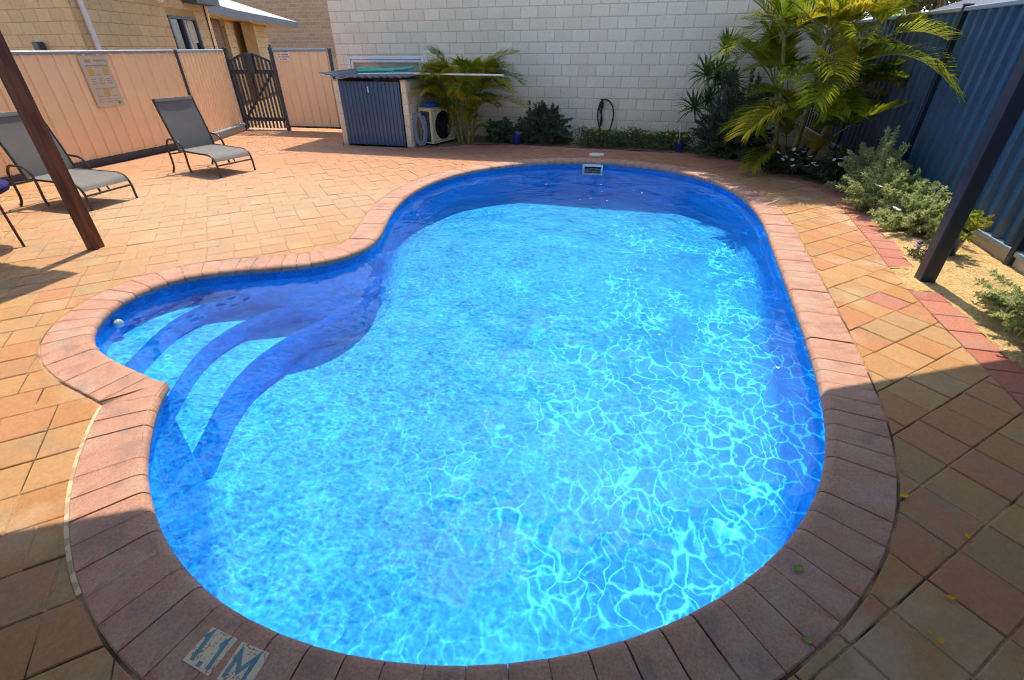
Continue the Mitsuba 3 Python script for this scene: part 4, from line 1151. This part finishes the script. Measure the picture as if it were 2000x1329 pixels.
def shrub(parent, c, radii, r, n_stems, per, leaf_l, leaf_w, bsdf, up=0.6, part='foliage', stem=True, base_z=0.0, clump=0.5):
    """Stems from the base fanning into an uneven outline, leaves along the outer part of each."""
    c, radii = np.asarray(c, float), np.asarray(radii, float)
    st, PT, DD = [], [], []
    lump = r.uniform(1 - clump * 0.55, 1.0 + clump * 0.35, 60)
    for k in range(n_stems):
        az = r.uniform(0, 2 * np.pi)
        el = math.asin(r.uniform(0.03, 1) ** 0.8)
        d = np.array([math.cos(az) * math.cos(el), math.sin(az) * math.cos(el), math.sin(el)])
        L = lump[int((az / (2 * np.pi) * 12)) + 12 * min(4, int(el / 0.33))]
        tip = np.array([d[0] * radii[0], d[1] * radii[1], d[2] * radii[2]]) * L * r.uniform(0.75, 1.08)
        base = np.array([r.normal(0, 0.12) * radii[0], r.normal(0, 0.12) * radii[1], 0])
        midp = base * 0.5 + tip * 0.5 + np.array([0, 0, up * 0.18 * radii[2]]) + r.normal(0, 0.05, 3) * radii
        ts = np.linspace(0, 1, 7)[:, None]
        path = (1 - ts) ** 2 * base + 2 * ts * (1 - ts) * midp + ts ** 2 * tip
        path = path + [c[0], c[1], base_z]
        st.append(tube(path, np.linspace(0.006, 0.0018, 7), 4, False))
        t = r.uniform(0.32, 1.0, per) ** 0.75
        pt = np.stack([np.interp(t, np.linspace(0, 1, 7), path[:, q]) for q in range(3)], 1)
        tg = unit(path[-1] - path[3])
        dd = tg * r.uniform(0.2, 0.9, (per, 1)) + unit(r.normal(size=(per, 3))) * 0.9 + [0, 0, up * 0.5]
        PT.append(pt)
        DD.append(dd)
    PT, DD = np.vstack(PT), np.vstack(DD)
    PT[:, 2] = np.maximum(PT[:, 2], 0.01)
    n = len(PT)
    m, uv = leaves(PT, DD, r.uniform(0.7, 1.25, n) * leaf_l, r.uniform(0.7, 1.2, n) * leaf_w, r)
    if stem:
        put(parent, 'stem', st, 'm_stem')
    put(parent, part, m, bsdf, uv=uv)
    return PT


def flowers(parent, pts, size, bsdf, r, part='flower', kind=None):
    out = []
    for p in pts:
        n = unit(np.array([r.normal(0, 0.4), r.normal(-0.3, 0.4), 1.0]))
        a = unit(np.cross(n, [0.3, 0.9, 0.1]))
        b = np.cross(n, a)
        v, f = [p + n * size * 0.12], []
        for k in range(8):
            t = k * math.pi / 4
            v += [p + (a * math.cos(t - 0.3) + b * math.sin(t - 0.3)) * size * 0.3, p + (a * math.cos(t) + b * math.sin(t)) * size * 0.5 + n * size * 0.1, p + (a * math.cos(t + 0.3) + b * math.sin(t + 0.3)) * size * 0.3]
            f += [(0, 1 + 3 * k, 2 + 3 * k), (0, 2 + 3 * k, 3 + 3 * k)]
        out.append((np.array(v), np.array(f)))
    if kind == 'stuff':
        put(parent, part, out, bsdf, kind='stuff')
    else:
        for o in out:
            put(parent, part, o, bsdf)


def frond(base, az, el, length, r, droop=0.9, n=26, leaf=0.3, width=0.02, twist=0.0, start=0.25):
    """A feather leaf: curved midrib with drooping leaflets on both sides."""
    d = np.array([math.cos(az) * math.cos(el), math.sin(az) * math.cos(el), math.sin(el)])
    side = np.array([-math.sin(az), math.cos(az), 0])
    ts = np.linspace(0, 1, 14)
    path = np.array(base) + d * (ts * length)[:, None] + np.array([0, 0, -1.0]) * (droop * length * 0.55 * ts ** 2.2)[:, None] + side * (twist * length * ts ** 2)[:, None]
    # horizontal drift so that the tip hangs rather than points
    path = path + np.array([math.cos(az), math.sin(az), 0]) * (0.10 * length * ts ** 2 * droop)[:, None]
    rib = tube(path, np.linspace(0.011, 0.002, 14) * (length / 1.1), 5, False)
    V, Fc, UVs = [], [], []
    tone = r.random()
    k0 = 0
    for k in range(n):
        t = start + (1 - start) * (k + 0.5) / n
        p = np.array([np.interp(t, ts, path[:, q]) for q in range(3)])
        i0 = min(12, int(t * 13))
        tg = unit(path[i0 + 1] - path[i0])
        up = unit(np.cross(np.cross(tg, [0, 0, 1.0]) + 1e-6, tg))
        sd = unit(np.cross(tg, up))
        ll = leaf * (0.45 + 0.75 * math.sin(math.pi * min(1, 0.12 + 0.80 * (k + 0.5) / n)) ** 0.8) * r.uniform(0.88, 1.1)
        for sg_ in (-1, 1):
            ang = r.normal(0.92 - 0.35 * t, 0.05)
            dir_ = tg * math.cos(ang) + sd * sg_ * math.sin(ang) + up * r.normal(0.34, 0.05)
            dir_ = unit(dir_)
            m1 = p + dir_ * ll * 0.5
            tip = p + dir_ * ll + np.array([0, 0, -1.0]) * ll * r.uniform(0.12, 0.26)
            wv_ = unit(np.cross(dir_, up)) * width / 2
            V += [p - wv_ * 0.3, p + wv_ * 0.3, m1 + wv_, m1 - wv_, tip]
            Fc += [(k0, k0 + 1, k0 + 2), (k0, k0 + 2, k0 + 3), (k0 + 3, k0 + 2, k0 + 4)]
            UVs += [(0.65 * tone + 0.35 * r.random(), 0.5)] * 5
            k0 += 5
    return rib, (np.array(V), np.array(Fc)), np.array(UVs)


def palm(name, label, base, stems, fr, r, mat_l='m_palm', yellow=0.0, leaf=0.3, width=0.022, n=26, cat='palm'):
    t = thing(name, label, cat)
    for pts, r0 in stems:
        pth = smooth_path(pts, 16)
        rad = np.linspace(r0, r0 * 0.6, 16) * (1 + 0.06 * (np.arange(16) % 2))
        put(t, 'trunk', tube(pth, rad, 9), 'm_cane', 40)
    for b, az, el, L, dp in fr:
        rib, lf, uv = frond(b, az, el, L, r, dp, n, leaf * L / 1.1, width, r.normal(0, 0.12))
        k = put(t, 'frond', lf, 'm_palm_yellow' if r.random() < yellow else mat_l, uv=uv)
        put(k, 'rib', rib, 'm_cane')
    return t


r1 = np.random.default_rng(31)
# left clump by the shed
B = np.array([-3.35, 8.72, 0.0])
stems, fr = [], []
for k in range(7):
    a = k * 2 * math.pi / 7
    b = B + [0.12 * math.cos(a), 0.10 * math.sin(a), 0]
    top = b + [0.22 * math.cos(a), 0.14 * math.sin(a), r1.uniform(0.62, 0.98)]
    stems.append(([b, (b + top) / 2 + [0.0, 0, 0.03], top], 0.021))
    for q in range(5):
        az = a + r1.uniform(-1.0, 1.0)
        fr.append((top - [0, 0, 0.05], az, r1.uniform(0.85, 1.40), r1.uniform(0.72, 1.0), r1.uniform(0.7, 1.25)))
fr += [(B + [0.1, -0.1, 0.75], -0.35, 0.55, 0.95, 0.75), (B + [-0.1, -0.05, 0.85], 2.9, 0.8, 0.95, 1.1), (B + [0.1, -0.1, 1.0], 0.15, 0.75, 1.05, 0.55), (B + [0.1, -0.1, 0.6], -0.1, 0.45, 1.05, 0.7), (B + [0, -0.1, 0.8], -1.5, 0.9, 0.8, 1.2), (B + [0, -0.1, 0.9], -2.2, 1.1, 0.9, 1.2), (B + [0, -0.1, 0.9], -0.9, 1.2, 0.9, 1.1)]
for k in range(22):
    a = r1.uniform(0, 2 * math.pi)
    fr.append((B + np.array([0.14 * math.cos(a), 0.12 * math.sin(a) - 0.05, r1.uniform(0.05, 0.6)]), a + r1.normal(0, 0.5), r1.uniform(0.85, 1.4), r1.uniform(0.55, 0.9), r1.uniform(0.6, 1.2)))
palm('areca_palm', 'small golden palm clump beside the heat pump and shed', B, stems, fr, r1, yellow=0.42, leaf=0.33, n=42, width=0.019)

# big palm group in the right corner
r2 = np.random.default_rng(44)
B = np.array([1.92, 7.95, 0.0])
stems, fr = [], []
heads = []
for k in range(6):
    a = k * 2 * math.pi / 6 + 0.3
    b = B + [0.25 * math.cos(a), 0.22 * math.sin(a), 0]
    top = b + [0.30 * math.cos(a), 0.25 * math.sin(a), r2.uniform(0.9, 1.75)]
    heads.append(top)
    stems.append(([b, (b + top) / 2 + [0.02, 0, 0.04], top], 0.036))
    for q in range(7):
        az = r2.uniform(0, 2 * math.pi)
        fr.append((top - [0, 0, 0.06], az, r2.uniform(0.55, 1.35), r2.uniform(0.85, 1.25) * (0.72 if math.cos(az) > 0.3 else 1.0), r2.uniform(0.5, 1.0)))
for k in range(46):
    a = r2.uniform(0, 2 * math.pi)
    z = r2.uniform(0.15, 1.45)
    fr.append((B + np.array([0.3 * math.cos(a), 0.3 * math.sin(a) - 0.1, z]), a + r2.normal(0, 0.4), r2.uniform(0.55, 1.3), r2.uniform(0.6, 0.98) * (0.7 if math.cos(a) > 0.3 else 1.0), r2.uniform(0.6, 1.2)))
for (b, az, el, L, dp) in [((1.9, 7.7, 1.6), 3.1, 0.75, 1.25, 1.5), ((1.9, 7.6, 1.55), 2.8, 0.45, 1.1, 1.25), ((2.2, 7.4, 1.45), -0.75, 0.62, 1.15, 1.25), ((2.1, 7.3, 1.25), -1.0, 0.55, 1.25, 1.2), ((2.0, 7.4, 1.0), -2.0, 0.60, 1.0, 1.1), ((1.9, 7.4, 0.75), -2.6, 0.5, 1.0, 1.2),
                           ((2.2, 7.4, 0.50), -0.9, 0.75, 0.8, 0.35), ((1.8, 7.5, 0.55), -2.5, 0.7, 0.9, 1.1), ((1.85, 7.5, 0.6), 3.0, 0.5, 0.9, 1.0), ((2.2, 7.5, 1.9), -1.4, 0.8, 1.2, 1.1), ((1.9, 7.5, 1.9), -2.3, 0.8, 1.2, 1.1), ((1.9, 7.5, 1.2), -2.0, 0.75, 1.0, 1.2)]:
    fr.append((np.array(b), az, el, L, dp))
palm('cane_palm', 'large green palm clump in the corner by the blue fence', B, stems, fr, r2, yellow=0.26, leaf=0.40, n=46, width=0.022)


def rosette(parent, c, r, n=34, L=0.30, w=0.020, tilt=(0, 0, 1.0)):
    ax = unit(np.asarray(tilt, float))
    a = unit(np.cross(ax, [0.2, 1.0, 0.1]))
    b = np.cross(ax, a)
    V, Fc, U = [], [], []
    for k in range(n):
        az, el = k * 2.399, -0.25 + 1.55 * (k / n)
        d = (a * math.cos(az) + b * math.sin(az)) * math.cos(el) + ax * math.sin(el)
        l = L * r.uniform(0.8, 1.1)
        p0, m1 = np.asarray(c) + d * 0.01, np.asarray(c) + d * l * 0.5 + [0, 0, 0.02 * l]
        tip = np.asarray(c) + d * l - np.array([0, 0, 1]) * l * 0.18 * max(0, math.cos(el))
        s = unit(np.cross(d, ax + 0.01)) * w / 2
        q = len(V)
        V += [p0 - s * 0.6, p0 + s * 0.6, m1 + s, m1 - s, tip]
        Fc += [(q, q + 1, q + 2), (q, q + 2, q + 3), (q + 3, q + 2, q + 4)]
        U += [(r.random(), 0.5)] * 5
    put(parent, 'rosette', (np.array(V), np.array(Fc)), 'm_strap', uv=np.array(U))


r3 = np.random.default_rng(5)
dra = thing('dracaena', 'spiky strap leaved plant on thin stems against the pale wall', 'plant')
DB = np.array([0.86, 8.95, 0.0])
for tip_ in ((0.84, 8.85, 1.44), (0.62, 8.8, 1.12), (0.78, 8.9, 1.10), (0.52, 8.7, 0.66), (0.70, 8.8, 0.72), (0.98, 8.85, 1.0)):
    tip_ = np.array(tip_)
    bb = DB + [r3.normal(0, 0.06), r3.normal(0, 0.05), 0]
    put(dra, 'stem', tube(smooth_path([bb, bb * 0.5 + tip_ * 0.5 + [0.06, 0, 0.02], tip_], 12), np.linspace(0.017, 0.010, 12), 7), 'm_bark', 40)
    rosette(dra, tip_, r3, n=54, L=0.36, w=0.030, tilt=(r3.normal(0, 0.2), r3.normal(-0.15, 0.2), 1))

r4 = np.random.default_rng(8)
sh = thing('dark_shrub', 'large dark small leaved shrub at the foot of the strap leaved plant', 'shrub')
shrub(sh, (1.20, 8.50, 0), (0.68, 0.50, 1.05), r4, 300, 110, 0.050, 0.020, 'm_dark_leaf', clump=0.7)
sh = thing('round_shrub', 'rounded grey green shrub growing against the middle of the pale wall', 'shrub')
shrub(sh, (-1.96, 9.03, 0), (0.56, 0.34, 0.66), r4, 260, 95, 0.048, 0.017, 'm_grey_leaf', up=0.8, clump=0.35)
sh = thing('leafy_plant', 'low dark broad leaved plant between the golden palm and grey green shrub', 'plant')
shrub(sh, (-2.72, 8.95, 0), (0.30, 0.22, 0.36), r4, 46, 20, 0.12, 0.06, 'm_dark_leaf')
fs = thing('flower_bed', 'low strip of green plants with yellow daisies under the hose', 'flowers')
PTS = []
for x in np.arange(-1.2, 0.55, 0.13):
    PTS.append((x, 8.9 + r4.normal(0, 0.04)))
st, LP, LD = [], [], []
for (x, y) in PTS:
    h_ = r4.uniform(0.20, 0.32)
    n = 340
    p = np.c_[x + r4.normal(0, 0.09, n), y - 0.03 + r4.normal(0, 0.10, n), r4.uniform(0.0, 1, n) ** 0.8 * h_]
    LP.append(p)
    LD.append(np.c_[r4.normal(0, 0.6, n), r4.normal(-0.2, 0.6, n), r4.uniform(0.2, 1.0, n)])
LP, LD = np.vstack(LP), np.vstack(LD)
m, uv = leaves(LP, LD, r4.uniform(0.04, 0.075, len(LP)), r4.uniform(0.012, 0.022, len(LP)), r4)
put(fs, 'foliage', m, 'm_green_leaf', uv=uv, kind='stuff')
fl_ = []
for _ in range(26):
    x = r4.uniform(-1.25, 0.5)
    fl_.append(np.array([x, 8.80 + r4.normal(0, 0.08), r4.uniform(0.22, 0.36)]))
flowers(fs, fl_, 0.06, 'm_petal_yellow', r4)
for p in fl_:
    put(fs, 'stem', tube([(p[0], p[1], 0), p - [0, 0, 0.004]], 0.0025, 4, False), 'm_stem')

dz = thing('daisy_bush', 'dark green daisy bush with white flowers below the large palm', 'shrub')
shrub(dz, (1.78, 7.5, 0), (0.36, 0.32, 0.34), r4, 120, 90, 0.04, 0.015, 'm_dark_leaf', part='foliage')
shrub(dz, (2.25, 7.12, 0), (0.36, 0.34, 0.42), r4, 120, 90, 0.04, 0.015, 'm_dark_leaf', part='foliage')
fl_ = [np.array([r4.uniform(1.5, 2.3), 0, 0]) for _ in range(22)]
for p in fl_:
    p[1] = 7.10 - (p[0] - 1.5) * 0.42 + r4.normal(0, 0.04)
    p[2] = r4.uniform(0.20, 0.38)
flowers(dz, fl_, 0.055, 'm_petal_white', r4)


def grey_shrub(label, c, radii, n_st, per, seed, bsdf='m_silver_leaf', group='silvery shrubs along the blue fence'):
    r = np.random.default_rng(seed)
    t = thing('silver_shrub', label, 'shrub', group)
    pt = shrub(t, c, radii, r, int(n_st * 1.7), int(per * 1.5), 0.044, 0.015, bsdf, up=0.8, clump=0.9)
    return t, pt, r


grey_shrub('tall silvery shrub at the end of the red border next to the daisy bush', (2.46, 6.40, 0), (0.36, 0.42, 0.60), 90, 95, 11)
t_, pt_, r_ = grey_shrub('wide silvery shrub with one white bloom in the middle of the row', (2.40, 5.75, 0), (0.42, 0.52, 0.42), 90, 80, 12)
flowers(t_, [np.array([2.24, 5.15, 0.2]), np.array([2.2, 5.6, 0.3])], 0.09, 'm_petal_white', r_)
grey_shrub('low sparse silvery shrub closest to the dark steel post', (2.48, 5.15, 0), (0.36, 0.40, 0.32), 60, 60, 13)
grey_shrub('silvery shrub between the near red border and fence beyond the post', (2.50, 3.10, 0), (0.44, 0.52, 0.46), 110, 90, 14)
grey_shrub('silvery shrub cut off by the right picture edge in the roof shade', (2.5, 2.45, 0), (0.40, 0.40, 0.40), 60, 70, 15)

# potted things
def pot(label, c, rad, h, group=None):
    t = thing('flower_pot', label, 'pot', group)
    prof_ = np.array([(0.0, 0.0), (rad * 0.72, 0.0), (rad * 0.95, h * 0.8), (rad, h * 0.82), (rad, h), (rad * 0.88, h), (rad * 0.85, h * 0.86), (0.0, h * 0.86)])
    mm = trimesh.creation.revolve(prof_, sections=24)
    put(t, None, xf(mm, loc=c), 'm_pot_blue', 40)
    return t


pot('glazed blue pot on the paving edge beside the grey green shrub', (-2.40, 8.80, 0.0), 0.085, 0.16, 'blue pots')
pot('small dark blue pot at the right end of the flower strip', (0.40, 8.72, 0.0), 0.08, 0.14, 'blue pots')
pot('blue pot behind the dark steel post by the fence', (2.47, 4.62, 0.0), 0.11, 0.20, 'blue pots')
stx = thing('garden_stake', 'pale wooden stake in the small pot by the flower strip', 'stake')
put(stx, None, beam((0.38, 8.74, 0.10), (0.37, 8.76, 0.42), 0.012, 0.012), 'm_dull_white')
r5 = np.random.default_rng(17)
suc = thing('succulent', 'yellow green succulent growing in the pot behind the steel post', 'plant')
shrub(suc, (2.50, 4.60, 0.17), (0.20, 0.20, 0.22), r5, 22, 12, 0.05, 0.035, 'm_lime_leaf', base_z=0.17)
lav = thing('mauve_plant', 'mauve flowered plant standing by the left corner of the shed', 'plant')
PTm = shrub(lav, (-5.62, 8.75, 0), (0.10, 0.10, 0.42), r5, 22, 26, 0.05, 0.018, 'm_green_leaf', up=1.2)
flowers(lav, [np.array([-5.62 + r5.normal(0, 0.05), 8.72 + r5.normal(0, 0.05), r5.uniform(0.25, 0.42)]) for _ in range(10)], 0.05, 'm_petal_mauve', r5)
mp = thing('mauve_flower_clump', 'few mauve flowers at the foot of the steel post', 'flowers')
shrub(mp, (2.22, 4.42, 0), (0.10, 0.14, 0.12), r5, 20, 14, 0.03, 0.012, 'm_green_leaf')
flowers(mp, [np.array([2.16 + r5.normal(0, 0.04), 4.40 + r5.normal(0, 0.06), r5.uniform(0.08, 0.14)]) for _ in range(12)], 0.03, 'm_petal_mauve', r5)

# specks floating on the far water
r8 = np.random.default_rng(91)
WHERE = ('leftmost of those in the far dark water', 'nearest to the skimmer mouth', 'just below the skimmer and second from its left', 'lowest in the shaded far water', 'close to the right of the lowest shaded one', 'at the edge of the sunlit far water', 'upper one of the pair right of the skimmer',
         'lower one of the pair right of the skimmer', 'by the far right bend of the pool', 'against the right pool wall', 'alone in the bright middle right water')
for wh, (x, y) in zip(WHERE, ((-1.33, 6.35), (-0.62, 6.55), (-0.57, 6.2), (-0.78, 5.75), (-0.66, 5.85), (-0.46, 5.80), (-0.17, 6.35), (-0.07, 6.25), (0.36, 5.15), (0.86, 2.55), (0.20, 2.75))):
    t = thing('floating_petal', 'tiny pale floating petal ' + wh, 'petal', 'petals floating on the pool')
    a = np.linspace(0, 2 * math.pi, 9)[:-1]
    rr = 0.011 * r8.uniform(0.7, 1.2)
    v = np.vstack([[(x, y, -0.080)], np.c_[x + rr * np.cos(a), y + 0.7 * rr * np.sin(a), -0.077 + 0.003 * np.cos(2 * a)]])
    put(t, None, (v, np.array([[0, 1 + k, 1 + (k + 1) % 8] for k in range(8)])), 'm_petal_white')

# fallen leaves on the paving
LEAVES = [((1.12, 1.60), 0.030, 'm_litter_yellow', 'yellow fallen leaf touching the outer edge of the right coping'),
          ((1.265, 1.455), 0.020, 'm_litter_yellow', 'orange petal in the joint of the right shaded pavers'),
          ((0.99, 1.045), 0.013, 'm_litter_yellow', 'smaller of two orange petals on one shaded paver'),
          ((1.01, 1.02), 0.018, 'm_litter_yellow', 'larger of two orange petals on one shaded paver'),
          ((0.66, 1.16), 0.026, 'm_litter_green', 'green leaf lying on the shaded right coping'),
          ((0.635, 0.92), 0.022, 'm_litter_green', 'green leaf near the outer edge of the lower right coping'),
          ((1.10, 1.18), 0.02, 'm_litter_yellow', 'pale yellow leaf in a joint of the lower right pavers'),
          ((1.15, 1.35), 0.016, 'm_litter_green', 'tiny greenish leaf in the long joint of the shaded pavers')]
r6 = np.random.default_rng(3)
for (x, y), s, m, lab in LEAVES:
    t = thing('fallen_leaf', lab, 'leaf')
    s *= 0.72
    n = 7
    a = np.linspace(0, 1, n)
    wv_ = np.sin(np.pi * a) ** 0.8 * 0.28
    rot = r6.uniform(0, 6.28)
    v = []
    for q in range(n):
        for sgn in (-1, 0, 1):
            X, Y, Z = (a[q] - 0.5) * 2 * s, sgn * wv_[q] * 2 * s, 0.008 + 0.18 * s * abs(sgn) + 0.35 * s * (a[q] - 0.5) ** 2
            v.append((x + X * math.cos(rot) - Y * math.sin(rot), y + X * math.sin(rot) + Y * math.cos(rot), Z))
    f = []
    for q in range(n - 1):
        for e in (0, 1):
            b0 = q * 3 + e
            f += [(b0, b0 + 3, b0 + 4), (b0, b0 + 4, b0 + 1)]
    put(t, None, (np.array(v), np.array(f)), m, True)

# ------------------------------------------------------------------ beyond the blue fence
r7 = np.random.default_rng(61)


def gum(label, x, y, h, cr, seed):
    r = np.random.default_rng(seed)
    t = thing('gum_tree', label, 'tree', 'trees beyond the blue fence')
    top = np.array([x + r.normal(0, 0.3), y, h * 0.72])
    put(t, 'trunk', tube(smooth_path([(x, y, 0), (x + 0.15, y, h * 0.35), top], 12), np.linspace(0.26, 0.12, 12), 8), 'm_bark', 40)
    PT, DD, limbs = [], [], []
    for k in range(16):
        az, el = r.uniform(0, 6.28), r.uniform(-0.1, 1.2)
        e = top + np.array([math.cos(az) * math.cos(el) * cr, math.sin(az) * math.cos(el) * cr, math.sin(el) * h * 0.3]) * r.uniform(0.6, 1)
        s = np.array([x, y, h * r.uniform(0.4, 0.7)])
        limbs.append(tube(smooth_path([s, (s + e) / 2 + [0, 0, 0.25], e], 8), np.linspace(0.07, 0.02, 8), 5, False))
        n = 190
        q = e + r.normal(0, 1, (n, 3)) * [0.55, 0.55, 0.38]
        PT.append(q)
        DD.append(r.normal(size=(n, 3)) + [0, 0, -0.6])
    put(t, 'limb', limbs, 'm_bark')
    PT, DD = np.vstack(PT), np.vstack(DD)
    m, uv = leaves(PT, DD, r.uniform(0.16, 0.30, len(PT)), r.uniform(0.05, 0.09, len(PT)), r)
    put(t, 'crown', m, 'm_gum_leaf', uv=uv)


for k, (az, dist, h, cr, lab) in enumerate(((17.0, 21, 4.2, 1.5, 'tree just right of the palm beyond the fence'), (19.2, 27, 4.6, 1.3, 'slim tree in the middle beyond the blue fence'), (21.0, 24, 4.4, 1.6, 'broad tree beyond the blue fence near its post'), (22.6, 30, 4.9, 1.7, 'tree furthest right beyond the blue fence'))):
    a = math.radians(az)
    gum(lab, dist * math.sin(a), dist * math.cos(a), h, cr, 70 + k)
nh = thing('neighbour_house', 'neighbouring house with dark roof over the right end of the fence', 'house')
put(nh, 'wall', [bbox(6.0, 14.0, 13.0, 18.0, -0.1, 1.9)], 'm_block_mortar')
rfv = np.array([(5.7, 12.7, 1.92), (14.3, 12.7, 1.92), (14.3, 18.3, 1.92), (5.7, 18.3, 1.92), (7.6, 15.5, 2.75), (12.5, 15.5, 2.75)])
put(nh, 'roof', (rfv, np.array([[0, 1, 5], [0, 5, 4], [1, 2, 5], [2, 3, 4], [2, 4, 5], [3, 0, 4], [0, 2, 1], [0, 3, 2]])), 'm_fascia')
